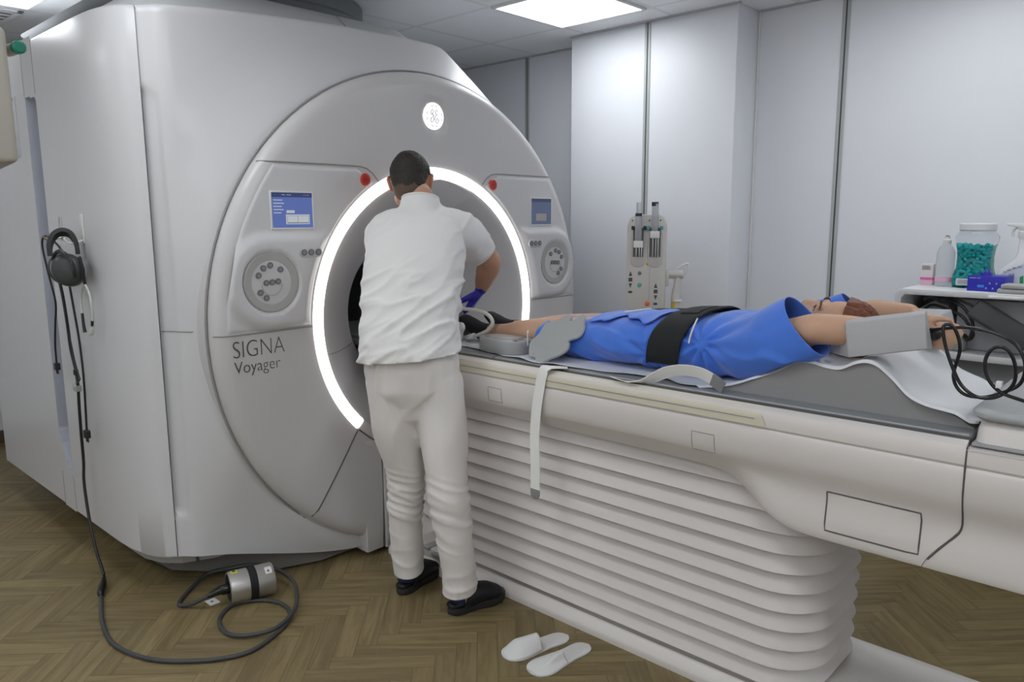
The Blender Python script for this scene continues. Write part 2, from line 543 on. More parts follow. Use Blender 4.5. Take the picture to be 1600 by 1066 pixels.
# side cover: from the corner seam round to the flank and back
def side_path(s):
    P = [(-2.849, 1.154), (-2.852, 1.150), (-2.875, 1.124), (-2.915, 1.098), (-2.97, 1.078), (-3.05, 1.063), (-3.15, 1.056), (-3.35, 1.055), (-3.655, 1.055)]
    n = len(P) - 1
    k = min(int(s * n), n - 1); t = s * n - k
    p0, p1, p2, p3 = P[max(k - 1, 0)], P[k], P[k + 1], P[min(k + 2, n)]
    f = lambda a, b_, c, d: 0.5 * ((2 * b_) + (c - a) * t + (2 * a - 5 * b_ + 4 * c - d) * t * t + (3 * b_ - a - 3 * c + d) * t ** 3)
    return f(p0[0], p1[0], p2[0], p3[0]), f(p0[1], p1[1], p2[1], p3[1])
ZP = [(0.17 + 0.03, 0.20), (0.174, 0.03), (0.168, 0.008), (0.176, 0)] + [(0.176 + (2.185 - 0.176) * i / 10, 0) for i in range(1, 11)] + [(2.196, 0.006), (2.204, 0.018), (2.208, 0.04), (2.208, 0.3)]
def sidefn(u, v):
    x, y = side_path(u)
    z, ins = ZP[int(round(v * (len(ZP) - 1)))]
    k = sstep(0.75, 0.0, u) ** 0.8
    return (x - ins * k, y + ins * (1 - 0.7 * k), z)
b = B().grid(49, len(ZP), sidefn)
b.build('side_cover', SHELL, scanner, ang=40)
# rear side cover, with the vertical grip channel between the two
b = B()
def rear(u, v):
    x = lerp(-3.80, -4.75, u)
    z, ins = ZP[int(round(v * (len(ZP) - 1)))]
    return (x, 1.055 + 0.012 * sstep(0.3, 0, u) * 0 + ins, z)
b.grid(8, len(ZP), rear)
b.grid(2, 2, lambda u, v: (-4.75, lerp(1.055, 3.46, u), lerp(0.17, 2.2, v)))
b.build('rear_cover', SHELL, scanner, ang=40)
# grip channel (x -3.80..-3.655)
b = B()
def chan(u, v):
    z = lerp(0.168, 2.208, v)
    x = lerp(-3.80, -3.655, u)
    y = 1.055
    zt, zb = 1.955 + 0.02 * (1 - u), 0.335 + 0.22 * (1 - u) ** 1.6
    inside = sstep(zb - 0.006, zb + 0.006, z) * sstep(zt + 0.006, zt - 0.006, z)
    m = sstep(0.04, 0.11, u) * sstep(0.99, 0.80, u)
    return (x, y + 0.045 * m * inside, z)
b.grid(31, 241, chan)
for i, f in enumerate(b.F):
    if sum(b.V[k][1] for k in f) / 4 < 1.0552: b.mi[i] = 2
b.m = 1
for xx in (-3.8005, -3.6545):
    b.box(xx - 0.0015, xx + 0.0015, 1.0545, 1.058, 0.18, 0.33)
    b.box(xx - 0.0015, xx + 0.0015, 1.0545, 1.058, 1.98, 2.19)
b.build('grip_channel', [mat('channel_grey', (0.40, 0.42, 0.48), 0.4), SEAM, SHELL], scanner, ang=50)
# recessed latch panel on the rear cover
b = B().box(-4.02, -3.93, 1.051, 1.056, 1.74, 2.0, bev=0.002); b.m = 1
b.box(-4.0, -3.955, 1.049, 1.056, 1.985, 1.992).box(-3.985, -3.98, 1.049, 1.056, 1.80, 1.90)
b.build('latch_panel', [mat('latch_grey', (0.55, 0.56, 0.60), 0.4), SEAM], scanner)

# sloping hood above the covers
def loopxy(x0, x1, y0, y1, z, r, n=10):
    out = []
    for cx, cy, a0 in ((x1 - r, y1 - r, 0), (x0 + r, y1 - r, 90), (x0 + r, y0 + r, 180), (x1 - r, y0 + r, 270)):
        for k in range(n + 1):
            a = radians(a0 + 90 * k / n)
            out.append((cx + r * cos(a), cy + r * sin(a), z))
    return out
b = B().rings([loopxy(-4.70, -2.83, 1.12, 2.60, 2.195, 0.15), loopxy(-4.70, -2.862, 1.16, 2.58, 2.25, 0.15), loopxy(-4.65, -2.99, 1.32, 2.545, 2.352, 0.18), loopxy(-4.6, -3.03, 1.24, 2.50, 2.365, 0.2)], True, False, True)
b.build('hood', mat('hood_grey', (0.50, 0.51, 0.52), 0.4), scanner, ang=25)
B().tube([(-2.858, 2.08, 2.25), (-2.985, 2.08, 2.352)], 0.002, n=5, smooth=1).build('hood_seam', SEAML, scanner)
b = B().lathe([(0.62, 2.362), (0.64, 2.40), (0.63, 2.45), (0.60, 2.47), (0.60, 2.55)], (-3.85, 2.12, 0), n=64)
b.build('vent_collar', mat('collar_grey', (0.16, 0.17, 0.175), 0.5), scanner)

# plinth below the skirt and the pale strip under the side cover
pl = [(-4.6, 1.26), (-3.35, 1.20), (-3.10, 1.225), (-2.95, 1.34), (-2.78, 1.52), (-2.71, 1.70), (-2.705, 1.90), (-2.705, 2.7), (-2.78, 3.08), (-3.1, 3.3), (-4.6, 3.3)]
b = B().rings([[(x, y, 0.012) for x, y in pl], [(x, y, 0.165) for x, y in pl]])
b.build('plinth', mat('plinth_grey', (0.17, 0.165, 0.15), 0.6), scanner, ang=25)
st = [(-4.6, 1.13), (-3.2, 1.105), (-3.05, 1.11), (-2.96, 1.14), (-2.90, 1.19), (-2.85, 1.30), (-2.84, 1.50), (-2.9, 1.6), (-4.6, 1.6)]
b = B().rings([[(x, y, 0.118) for x, y in st], [(x, y, 0.185) for x, y in st]]); b.m = 1
b.box(-2.872, -2.866, 1.235, 1.245, 0.118, 0.17)
b.build('base_strip', [mat('strip_grey', (0.36, 0.355, 0.34), 0.5), SEAM], scanner, ang=25)

# disc front
def xdisc(r):
    if r < 0.985: return FX + 0.004 * sin(pi * (r - RO) / (0.985 - RO))
    t = (r - 0.985) / (RD - 0.985)
    return FX - 0.050 * (1 - sqrt(max(0, 1 - t * t)))
b = B()
rs = [RO + 0.001] + [RO + (0.985 - RO) * i / 14 for i in range(1, 15)] + [0.985 + (RD - 0.985) * sin(pi / 2 * i / 8) for i in range(1, 9)]
NT = 180
def dfn(u, v):
    r = rs[int(round(v * (len(rs) - 1)))]
    a = 2 * pi * u
    x = xdisc(r)
    y, z = YC + r * cos(a), ZC + r * sin(a)
    # dish round the emblem
    q = hypot(y - 2.305, (z - 1.905))
    x -= 0.014 * sstep(0.078, 0.060, q)
    return (x, y, max(z, 0.035))
b.grid(NT * 2, len(rs), dfn, cu=True)
b.grid(NT, 2, lambda u, v: (lerp(FX - 0.050, FX - 0.16, v), YC + RD * cos(2 * pi * u), max(ZC + RD * sin(2 * pi * u), 0.035)), cu=True)
b.build('disc_cover', SHELL2, scanner, ang=40)

# seams of the disc: circle groove against the body, foot sides
b = B()
b.tube([(FX - 0.056, YC + (RD + 0.006) * cos(radians(a)), ZC + (RD + 0.006) * sin(radians(a))) for a in range(-60, 246, 3)], 0.0045, n=6, smooth=1)
b.build('disc_groove', SEAML, scanner)

# foot under the disc
b = B().box(-2.74, FX + 0.001, 1.865, 1.955, 0.022, 0.53, bev=0.006)
b.build('foot_cover', SHELL2, scanner)
# lower arc groove and radial groove, drawn as fine dark gaskets
def onr(r, a): return (YC + r * cos(radians(a)), ZC + r * sin(radians(a)))
def gasket(name, pts, rad=0.003, m=SEAM):
    b = B().tube(pts, rad, n=6, smooth=1)
    return b.build(name, m, scanner)
y0, z0 = onr(0.645, 225.5); y1, z1 = 1.612, 0.262
gasket('radial_seam', [(xdisc(hypot(lerp(y0, y1, t / 12) - YC, lerp(z0, z1, t / 12) - ZC)) + 0.0012, lerp(y0, y1, t / 12), lerp(z0, z1, t / 12)) for t in range(13)])
gasket('ring_seam', [(FX + 0.001, *onr(0.640, a)) for a in range(226, 239)])
gasket('foot_seam', [(FX + 0.002, 1.957, z) for z in (0.03, 0.2, 0.4, 0.503)])
gasket('body_seam', [(xbody(y, 1.055) + 0.0006, y, 1.055) for y in [1.168 + (1.235 - 1.168) * i / 8 for i in range(9)]], 0.0022, SEAML)
gasket('corner_seam_top', [(xbody(1.1575, z) - 0.002, 1.1555, z) for z in (1.93, 2.0, 2.1, 2.185)], 0.0035, SEAML)
gasket('corner_seam', [(xbody(1.1575, z) - 0.002, 1.1555, z) for z in (0.175, 0.25, 0.32)], 0.0035)

# raised control panels left and right, lower panel
def circ_y(z, r, side):
    q = r * r - (z - ZC) ** 2
    return YC + side * sqrt(max(q, 0))
def panel(side):
    b = B()
    nz, ny = 60, 60
    z0, z1 = 1.052, 1.668
    R1, R0 = 1.000, 0.652
    def yout(z): return abs(circ_y(z, R1, 1) - YC)
    def yin(z):
        a = sqrt(max(R0 ** 2 - (z - ZC) ** 2, 0))
        # upper corner is rounded off towards the ring
        return max(a, 0.315 + 0.09 * sstep(1.60, 1.668, z))
    def fn(u, v):
        z = lerp(z0, z1, v); yo, yi = yout(z), yin(z)
        t = lerp(yi, yo, u)
        r = hypot(t, z - ZC)
        d = min(z - z0, z1 - z, (t - yi) * 0.9, (yo - t) * 0.8)
        h = 0.007 * sqrt(max(0, 1 - (1 - min(1, d / 0.012)) ** 2))
        # soft pod that carries the dial
        cy, cz, pr_ = 0.823, 1.232, 0.150
        q = hypot(t - cy, z - cz)
        bar = max(abs(z - (cz + 0.0)) - pr_, 0) if t < cy else q - pr_
        pod = sstep(0.045, 0.0, q - pr_ if t > cy else abs(z - cz) - pr_)
        h += 0.018 * pod * sstep(0.0, 0.05, t - yi)
        x = xdisc(r) + h - 0.002
        # dial recess
        x -= 0.012 * sstep(0.121, 0.112, q)
        # button slot
        return (x, YC + side * t, z)
    b.grid(ny + 1, nz + 1, fn)
    p = b.build('control_panel', SHELL, scanner, ang=50)
    if side > 0: p['label'] = 'right control panel'
    else: p['label'] = 'left control panel'
    xs = FX + 0.0105
    Y = lambda t: YC + side * t
    # screen
    sy, sz, hw, hh = 0.716 if side < 0 else 0.722, 1.497, 0.086 if side < 0 else 0.078, 0.065
    fb = B()
    for (a0, a1, c0, c1) in ((-hw - .006, -hw, -hh - .006, hh + .006), (hw, hw + .006, -hh - .006, hh + .006), (-hw, hw, hh, hh + .006), (-hw, hw, -hh - .006, -hh)):
        ya, yb = sorted((Y(sy + a0), Y(sy + a1)))
        fb.box(xs - 0.004, xs + 0.0025, ya, yb, sz + c0, sz + c1, bev=0.0008)
    fr = fb.build('screen_frame', WHITEP, p)
    ya, yb = sorted((Y(sy - hw), Y(sy + hw)))
    sb = B().box(xs - 0.004, xs + 0.0004, ya, yb, sz - hh, sz + hh)
    if side < 0:
        base = mat('screen_blue', (0.03, 0.05, 0.16), 0.25, emit=0.55, ecol=(0.13, 0.19, 0.50))
        bar = mat('screen_dark_bar', (0.02, 0.03, 0.09), 0.25, emit=0.35, ecol=(0.06, 0.09, 0.24))
        pic = mat('screen_pale', (0.4, 0.42, 0.45), 0.3, emit=0.32, ecol=(0.75, 0.8, 0.85))
    else:
        base = mat('screen_dim_blue', (0.05, 0.07, 0.13), 0.25, emit=0.25, ecol=(0.20, 0.25, 0.42))
        bar = mat('screen_dim_bar', (0.04, 0.05, 0.10), 0.25, emit=0.2, ecol=(0.10, 0.13, 0.24))
        pic = mat('screen_dim_picture', (0.25, 0.24, 0.24), 0.3, emit=0.15, ecol=(0.5, 0.48, 0.48))
    sb.build('screen', base, p, smooth=False)
    xb = xs + 0.0006
    pb = B()
    L_ = min(Y(sy - hw), Y(sy + hw)); W_ = 2 * hw; T_ = sz + hh
    def rct(u0, u1, v0, v1, d=0.0003):
        pb.box(xs, xb + d, L_ + W_ * u0, L_ + W_ * u1, T_ - 2 * hh * v1, T_ - 2 * hh * v0)
    rct(0, 1, 0, 0.13)
    pb.build('screen_header', bar, p, smooth=False)
    pb = B()
    if side < 0:
        rct(0.33, 0.92, 0.62, 0.90)
        pb.build('screen_picture', pic, p, smooth=False); pb = B()
        rct(0.35, 0.55, 0.50, 0.58)
        pb.build('screen_caption', pic, p, smooth=False); pb = B()
        for (a0, a1, v) in ((.25, .33, .05), (.37, .48, .05), (.78, .94, .05), (.04, .26, .20), (.04, .30, .29), (.04, .24, .38), (.04, .28, .47), (.04, .22, .56)):
            rct(a0, a1, v, v + 0.025)
    else:
        rct(0.24, 0.76, 0.58, 0.86)
    pb.build('screen_text' if side < 0 else 'screen_picture', pic, p, smooth=False)
    if side < 0:
        pb = B()
        rct(0.36, 0.90, 0.66, 0.665, 0.0006); rct(0.36, 0.90, 0.85, 0.87, 0.0006); rct(0.36, 0.366, 0.66, 0.87, 0.0006); rct(0.62, 0.625, 0.66, 0.87, 0.0006); rct(0.894, 0.90, 0.66, 0.87, 0.0006)
        pb.build('screen_lines', bar, p, smooth=False)
    # dial ring and button plate
    cy, cz = Y(0.823), 1.232
    xd = FX + 0.0205
    d = B().lathe([(0.080, 0), (0.082, 0.004), (0.108, 0.006), (0.113, 0.002), (0.113, -0.008)], (xd - 0.004, cy, cz), n=64, axis=(1, 0, 0))
    dial = d.build('dial_ring', mat('dial_grey', (0.40, 0.40, 0.395), 0.45), p)
    B().lathe([(0.081, 0.0), (0.0815, 0.003), (0.0, 0.0035)], (xd - 0.004, cy, cz), n=48, axis=(1, 0, 0)).build('button_plate', mat('plate_grey', (0.58, 0.58, 0.59), 0.4), p)
    B().tube([(xd + 0.0005, cy - side * 0.042 * cos(radians(a)), cz - 0.006 + 0.042 * sin(radians(a))) for a in range(180, 366, 12)], 0.0008, n=4, smooth=1).build('plate_line', SEAML, p)
    k = 0.115 / 141
    BM = mat('button_grey', (0.50, 0.505, 0.52), 0.4); BR = mat('button_rim', (0.16, 0.16, 0.17), 0.5); BI = mat('button_icon', (0.38, 0.39, 0.41), 0.5)
    def button(py, pz, px, r=0.0105):
        bb = B().lathe([(r, 0), (r, 0.003), (r * 0.8, 0.0036), (0, 0.0036)], (px, py, pz), n=20, axis=(1, 0, 0))
        bt = bb.build('button', BM, p)
        B().lathe([(r * 0.93, 0.0), (r * 1.08, 0.0), (r * 1.08, 0.0037), (r * 0.93, 0.0037)], (px, py, pz), n=20, axis=(1, 0, 0)).build('button_rim', BR, bt)
        B().lathe([(r * 0.5, 0.0036), (r * 0.5, 0.0042), (r * 0.32, 0.0042), (r * 0.32, 0.0036)], (px, py, pz), n=12, axis=(1, 0, 0)).build('button_icon', BI, bt)
    for (ox, oy) in ((-5, -78), (-40, -66), (-65, -35), (45, -57), (-29, 1), (1, -1), (31, -3), (-60, 43), (-32, 69)):
        button(cy + (-side) * ox * k, cz - oy * k, xd + 0.000)
    # three-button pill
    pc = Y(0.656); pz = 1.338; px = FX + 0.029
    pts = []
    for a in range(-90, 91, 15): pts.append((pc + 0.030 + 0.019 * cos(radians(a)), pz + 0.019 * sin(radians(a))))
    for a in range(90, 271, 15): pts.append((pc - 0.030 + 0.019 * cos(radians(a)), pz + 0.019 * sin(radians(a))))
    B().prism(pts, px - 0.006, px + 0.001, axis='x', bev=0.0008).build('button_bar', mat('bar_grey', (0.5, 0.5, 0.51), 0.4), p)
    for q in (-0.031, 0, 0.031): button(pc + q, pz, px, 0.0115)
    # red stop button
    ry, rz = Y(0.373), 1.622
    rb = B().lathe([(0.026, 0), (0.026, 0.006), (0.023, 0.009), (0.0, 0.0095)], (FX + 0.002, ry, rz), n=32, axis=(1, 0, 0)).build('stop_button', mat('stop_red', (0.55, 0.06, 0.045), 0.35), p)
    rb['label'] = 'round red stop button'
    B().lathe([(0.014, 0.009), (0.014, 0.0105), (0.0115, 0.0105), (0.0115, 0.009)], (FX + 0.002, ry, rz), n=24, axis=(1, 0, 0)).lathe([(0.006, 0.009), (0.006, 0.0105), (0.0, 0.0105)], (FX + 0.002, ry, rz), n=12, axis=(1, 0, 0)).build('stop_icon', mat('stop_dark_red', (0.32, 0.02, 0.02), 0.4), rb)
panel(-1); panel(1)
# groove above each panel (dark shadow joint) and below
for side in (-1, 1):
    gasket('panel_seam', [(xdisc(hypot(t, 1.674 - ZC)) + 0.001, YC + side * t, 1.674) for t in [0.40 + (0.845 - 0.40) * i / 14 for i in range(15)]][::1] if False else
           [(FX + 0.001, YC + side * 0.303, 1.618), (FX + 0.001, YC + side * 0.33, 1.648), (FX + 0.002, YC + side * 0.36, 1.667), (FX + 0.002, YC + side * 0.395, 1.674)] + [(xdisc(hypot(t, 1.675 - ZC)) + 0.001, YC + side * t, 1.675) for t in [0.40 + (0.83 - 0.40) * i / 14 for i in range(1, 15)]], 0.0035, SEAML)
    gasket('panel_seam', [(xdisc(hypot(t, 0)) + 0.001, YC + side * t, 1.047) for t in [0.65 + (1.04 - 0.65) * i / 16 for i in range(17)]], 0.0032, SEAML)

# ring light
RL = mat('ring_light', (1, 1, 1), 0.5, emit=RING, ecol=(1.0, 0.955, 0.925))
b = B()
def rlfn(u, v):
    a = radians(lerp(-45.0, 225.0, u))
    q = v * 2 - 1
    r = (RO + RI) / 2 + (RO - RI) / 2 * q
    return (FX + 0.012 * sqrt(max(0, 1 - q ** 4)) - 0.004, YC + r * cos(a), ZC + r * sin(a))
b.grid(150, 9, rlfn)
for u in (0, 1): b.grid(2, 9, lambda s, v, u=u: (lerp(rlfn(u, v)[0], FX - 0.01, s), *rlfn(u, v)[1:]))
b.build('ring_light', RL, scanner, fixn=False)
b = B().grid(40, 3, lambda u, v: (FX, YC + lerp(RI, RO, v) * cos(radians(lerp(225, 315, u))), ZC + lerp(RI, RO, v) * sin(radians(lerp(225, 315, u)))))
b.build('ring_gap_cover', SHELL2, scanner)

# flared mouth and bore
RB = 0.335
def xflare(t):
    return FX - 0.004 - 0.20 * t ** 1.35 - 0.0
def flr(u, v):
    a = 2 * pi * u
    r = lerp(RI, RB, v)
    return (xflare(v), YC + r * cos(a), ZC + r * sin(a))
b = B().grid(120, 24, flr, cu=True)
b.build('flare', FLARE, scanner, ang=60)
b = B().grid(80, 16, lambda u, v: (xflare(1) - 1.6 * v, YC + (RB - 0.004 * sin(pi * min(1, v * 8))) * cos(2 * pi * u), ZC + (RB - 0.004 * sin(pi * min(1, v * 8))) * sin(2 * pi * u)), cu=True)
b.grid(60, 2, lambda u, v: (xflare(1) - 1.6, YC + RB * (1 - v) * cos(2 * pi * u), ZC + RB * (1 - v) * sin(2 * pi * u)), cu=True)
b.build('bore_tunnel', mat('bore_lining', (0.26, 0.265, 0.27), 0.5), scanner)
B().tube([(xflare(1) + 0.001, YC + (RB + 0.008) * cos(radians(a)), ZC + (RB + 0.008) * sin(radians(a))) for a in range(0, 360, 4)], 0.007, n=6, smooth=1, closed=True).build('bore_rim', mat('bore_rim_dark', (0.10, 0.10, 0.105), 0.5), scanner)
# raised cap panel in the top of the flare
def capfn(u, v):
    z = lerp(1.497, 1.637, v)
    half = lerp(0.16, 0.30, sstep(0, 1, v) * 0.4 + 0.6 * v)
    k = min(1, v / 0.22)
    half -= 0.05 * (1 - sqrt(max(0, 1 - (1 - k) ** 2)))
    half = min(half, sqrt(max(0, 0.588 ** 2 - (z - ZC) ** 2)))
    y = lerp(-half, half, u)
    r = hypot(y, z - ZC); r = min(r, RI - 0.001)
    t = (r - RI) / (RB - RI)
    d = min(u, 1 - u, v) * 8
    return (xflare(max(t, 0)) + 0.016 * min(1, d) + 0.001, YC + 0.03 + y, z)
B().grid(30, 16, capfn).build('flare_cap', mat('cap_grey', (0.56, 0.555, 0.565), 0.4), scanner, ang=50)
# cross seam low in the flare
gasket('flare_seam', [(xflare((r - RI) / (RB - RI)) + 0.001, YC - sqrt(r * r - 0.015), ZC - 0.122) for r in (0.585, 0.54, 0.48, 0.42, 0.36)], 0.0025, SEAML)

# dock column between the foot and the table
b = B().box(-2.72, FX + 0.012, 1.962, 2.618, 0.02, 0.56, bev=0.004)
b.build('dock_column', SHELL2, scanner)

# emblem: glowing round badge with a line ornament
EX, EY, EZ = FX - 0.004, 2.305, 1.908
em = B().lathe([(0.058, -0.010), (0.058, 0.0), (0.055, 0.003), (0.0, 0.0035)], (EX, EY, EZ), n=48, axis=(1, 0, 0)).build('emblem', mat('emblem_glow', (1, 1, 1), 0.4, emit=0.95, ecol=(1, 0.97, 0.95)), scanner)
b = B()
GL = EX + 0.0045
def stroke(pts, r=0.0015):
    b.tube([(GL, EY + y, EZ + z) for y, z in pts], r, n=5, smooth=5)
# two looped script letters
stroke([(-0.010, 0.004), (-0.016, 0.008), (-0.019, 0.018), (-0.014, 0.027), (-0.007, 0.026), (-0.006, 0.017), (-0.012, 0.011), (-0.005, 0.006), (-0.004, -0.004), (-0.006, -0.016), (-0.013, -0.026), (-0.021, -0.024), (-0.021, -0.014), (-0.014, -0.006), (-0.006, 0.001)])
stroke([(0.019, 0.020), (0.013, 0.026), (0.007, 0.022), (0.007, 0.013), (0.013, 0.007), (0.008, 0.002), (0.003, -0.006), (0.002, -0.017), (0.009, -0.027), (0.019, -0.027), (0.024, -0.018), (0.021, -0.010), (0.014, -0.010), (0.012, -0.017), (0.017, -0.019)])
for a in (75, 105, 165, 195, 255, 285, 345, 15):
    c = radians(a)
    stroke([(0.046 * cos(c - 0.14), 0.046 * sin(c - 0.14)), (0.043 * cos(c), 0.043 * sin(c)), (0.046 * cos(c + 0.14), 0.046 * sin(c + 0.14))], 0.0013)
b.build('emblem_lines', mat('emblem_grey', (0.34, 0.36, 0.40), 0.5), em)

# lettering
def text(name, body, size, M, m, parent, ext=0.0006, sx=1.0, offset=0.0):
    cu = bpy.data.curves.new(name, 'FONT')
    cu.body = body; cu.size = size; cu.extrude = ext; cu.offset = offset
    o = bpy.data.objects.new(name, cu); COL.objects.link(o)
    bpy.context.view_layer.update()
    me = bpy.data.meshes.new_from_object(o.evaluated_get(bpy.context.evaluated_depsgraph_get()))
    bpy.data.objects.remove(o)
    S = Matrix.Diagonal((sx, 1, 1, 1))
    me.transform(M @ S)
    org = ORG[parent.name]
    me.transform(Matrix.Translation(-org))
    me.materials.clear(); me.materials.append(m)
    ob = bpy.data.objects.new(name, me); COL.objects.link(ob)
    ob.parent = parent; ORG[ob.name] = org
    return ob
def MX(x, y, z):   # text plane facing +x, reading towards +y
    return Matrix(((0, 0, 1, x), (1, 0, 0, y), (0, 1, 0, z), (0, 0, 0, 1)))
INK = mat('lettering_grey', (0.07, 0.07, 0.075), 0.5)
text('lettering', 'SIGNA', 0.092, MX(FX + 0.0035, 1.303, 0.962), INK, scanner, offset=-0.0018, sx=0.80)
text('lettering', 'Voyager', 0.064, MX(FX + 0.0035, 1.307, 0.905), INK, scanner, offset=-0.0008, sx=0.88)
# ================================================================ patient table
TYC = 2.29
table = thing('examination_table', 'long white scanner table with a ribbed bellows skirt', 'table', (-1.4, 2.29, 0))
XJ = -0.385     # joint with the end module

def zb_body(x):      # lower edge of the table body
    return interps([(-2.6, 0.735), (-1.3, 0.728), (-1.06, 0.724), (-0.99, 0.712), (-0.93, 0.68), (-0.86, 0.635), (-0.80, 0.612), (-0.72, 0.605), (-0.3, 0.605)], x)
def ycrease(x): return 0
# half profile: (offset from the centre line, z) as function of x
def body_prof(x):
    zb = zb_body(x)
    k = sstep(0.73, 0.61, zb)       # 0 left part, 1 deep part
    P = [(0.300, 0.925), (0.306, 0.942), (0.312, 0.9465), (0.318, 0.946), (0.334, 0.936), (0.337, 0.930), (0.339, 0.905), (0.339, 0.893), (0.336, 0.8885), (0.3345, 0.886), (0.337, 0.882), (0.339, 0.877), (0.339, 0.84), (0.336, 0.81), (0.330, 0.79)]
    n = 10
    # crease, then flange
    for i in range(1, n + 1):
        t = i / n
        z = lerp(0.79, zb + 0.012, t)
        o_left = lerp(0.330, 0.285, t ** 1.2)
        o_deep = 0.330 - 0.022 * sin(min(1, t * 2.2) * pi / 2) + 0.010 * sstep(0.3, 0.9, t)
        P.append((lerp(o_left, o_deep, k), z))
    oe = P[-1][0]
    P += [(oe - 0.003, zb + 0.005), (oe - 0.012, zb + 0.001), (oe - 0.05, zb), (0.0, zb)]
    return P
def shear(z): return 0.078 * sstep(0.735, 0.60, z) ** 0.8
def body_mesh(name, xs, m, parent, capx=()):
    b = B()
    loops = []
    for x in xs:
        P = body_prof(x)
        L_ = [(x, TYC - o, z) for o, z in P]
        Rr = [(x, TYC + o, z) for o, z in P][::-1][1:]
        if x > XJ - 0.01: L_ = [(px - shear(z), y, z) for px, y, z in L_]; Rr = [(px - shear(z), y, z) for px, y, z in Rr]
        loops.append(L_ + Rr)
    b.rings(loops, True, False, True)
    return b.build(name, m, parent, ang=30)
xs = [-2.58 + i * 0.04 for i in range(37)]
xs = [x for x in xs if x < -1.1] + [-1.08 + i * 0.01 for i in range(40)]
xs = [x for x in xs if x < -0.685] + [-0.68, -0.6, -0.5, XJ - 0.002]
body_mesh('table_body', xs, TABLEW, table)

def side_y(z, x=-0.7):
    P = body_prof(x)[3:-3]
    for (o0, z0), (o1, z1) in zip(P, P[1:]):
        if z1 <= z <= z0:
            return TYC - lerp(o0, o1, (z0 - z) / max(z0 - z1, 1e-6))
    return TYC - 0.33
# dark gap between cradle and body
for s in (-1, 1):
    B().box(-2.58, XJ, TYC + s * 0.305 - 0.008, TYC + s * 0.305 + 0.008, 0.93, 0.949).build('cradle_gap', SEAM, table, smooth=False)
# yellowed guide rail on the upper rim
b = B()
for s in (-1,):
    f = lambda u, v: (lerp(-2.55, -0.865 - 0.02 * v, u), TYC + s * (0.3395 + 0.0025 - 0.010 * sstep(0.8, 1.0, v) - 0.0 * v), lerp(0.894, 0.934, v))
    b.grid(40, 8, f)
    b.grid(40, 2, lambda u, v: (lerp(-2.55, -0.885, u), lerp(TYC + s * 0.332, TYC + s * 0.318, v), lerp(0.9345, 0.9475, v)))
b.build('guide_rail', mat('yellowed_plastic', (0.66, 0.62, 0.50), 0.4), table, ang=30, fixn=False)
b = B().box(-2.55, -0.90, TYC - 0.3435, TYC - 0.3405, 0.9125, 0.9145)
b.build('rail_line', SEAML, table, smooth=False)

# service hatches: outline grooves with a cover inside
def hatch(x0, x1, z0, z1, name='hatch', deep=False, slant=0.0):
    b = B()
    ya, yb = side_y(z0, (x0 + x1) / 2), side_y(z1, (x0 + x1) / 2)
    e = 0.0012
    g = 0.0022 if deep else 0.0012
    xm = (x0 + x1) / 2
    c = [(x0, z0), (x1, z0)] + [(x1, lerp(z0, z1, i / 5)) for i in range(1, 6)] + [(x0, z1)] + [(x0, lerp(z1, z0, i / 5)) for i in range(1, 5)]
    b.tube([(x, side_y(z, x) - 0.0006, z) for x, z in c], g, n=6, smooth=1, closed=True)
    return b.build(name, SEAM if deep else SEAML, table)
hatch(-1.093, -1.020, 0.785, 0.842)
hatch(-1.935, -1.868, 0.798, 0.850)
# large hatch with its own cover
def big(x, z, out):
    return (x, side_y(z, x) - out, z)
b = B()
X0, X1, Z0, Z1 = -0.700, -0.475, 0.640, 0.742
b.grid(12, 8, lambda u, v: big(lerp(X0, X1, u), lerp(Z0, Z1, v), 0.0022 * min(1, 8 * min(u, 1 - u, v, 1 - v)) + 0.0004))
b.build('hatch_cover', TABLEW, table, ang=50)
b = B()
pts = [big(lerp(X0, X1, i / 8), Z1 + 0.002, 0) for i in range(9)] + [big(X1 + 0.002, lerp(Z1, Z0, i / 6), 0) for i in range(1, 7)] + [big(lerp(X1, X0, i / 8), Z0 - 0.002, 0) for i in range(1, 9)] + [big(X0 - 0.002, lerp(Z0, Z1, i / 6), 0) for i in range(1, 7)]
b.tube(pts, 0.0022, n=6, smooth=1, closed=True)
b.build('hatch_groove', SEAM, table)

# end module: lower box flush with the body, raised top
b = B()
loops = []
for x in [XJ, XJ + 0.004, -0.30, -0.2, -0.1, 0.0, 0.06, 0.10, 0.12]:
    k = sstep(-0.25, 0.12, x)
    P = body_prof(XJ)
    zt = 0.925
    Q = [(o - 0.05 * k * k, z) for o, z in P if z < 0.937]
    Q = [(Q[0][0] - 0.06, 0.937), (Q[0][0] - 0.012, 0.937)] + [(0.339 - 0.05 * k * k, 0.929)] + Q[2:]
    zb = 0.605
    Q = [(o, z + 0.10 * max(0, (x - 0.0) / 0.12) ** 2 * sstep(0.75, 0.6, z)) for o, z in Q]
    sh = (lambda z: shear(z)) if x < XJ + 0.01 else (lambda z: 0.0)
    loops.append([(x - sh(z), TYC - o, z) for o, z in Q] + [(x - sh(z), TYC + o, z) for o, z in Q[::-1]])
b.rings(loops, True, True, True)
b.build('end_module', TABLEW, table, ang=30)
# joint line between body and module (vertical, then slanting down)
y_ = lambda z: side_y(z, -0.5) - 0.0004
b = B().tube([(XJ, y_(z), z) for z in (0.935, 0.90, 0.86, 0.82, 0.78, 0.74)] + [(XJ - 0.006, y_(0.715), 0.715), (XJ - 0.025, y_(0.69), 0.69), (XJ - 0.048, y_(0.66), 0.66), (XJ - 0.066, y_(0.634), 0.634)], 0.0022, n=6, smooth=2)
b.build('module_joint', SEAM, table)
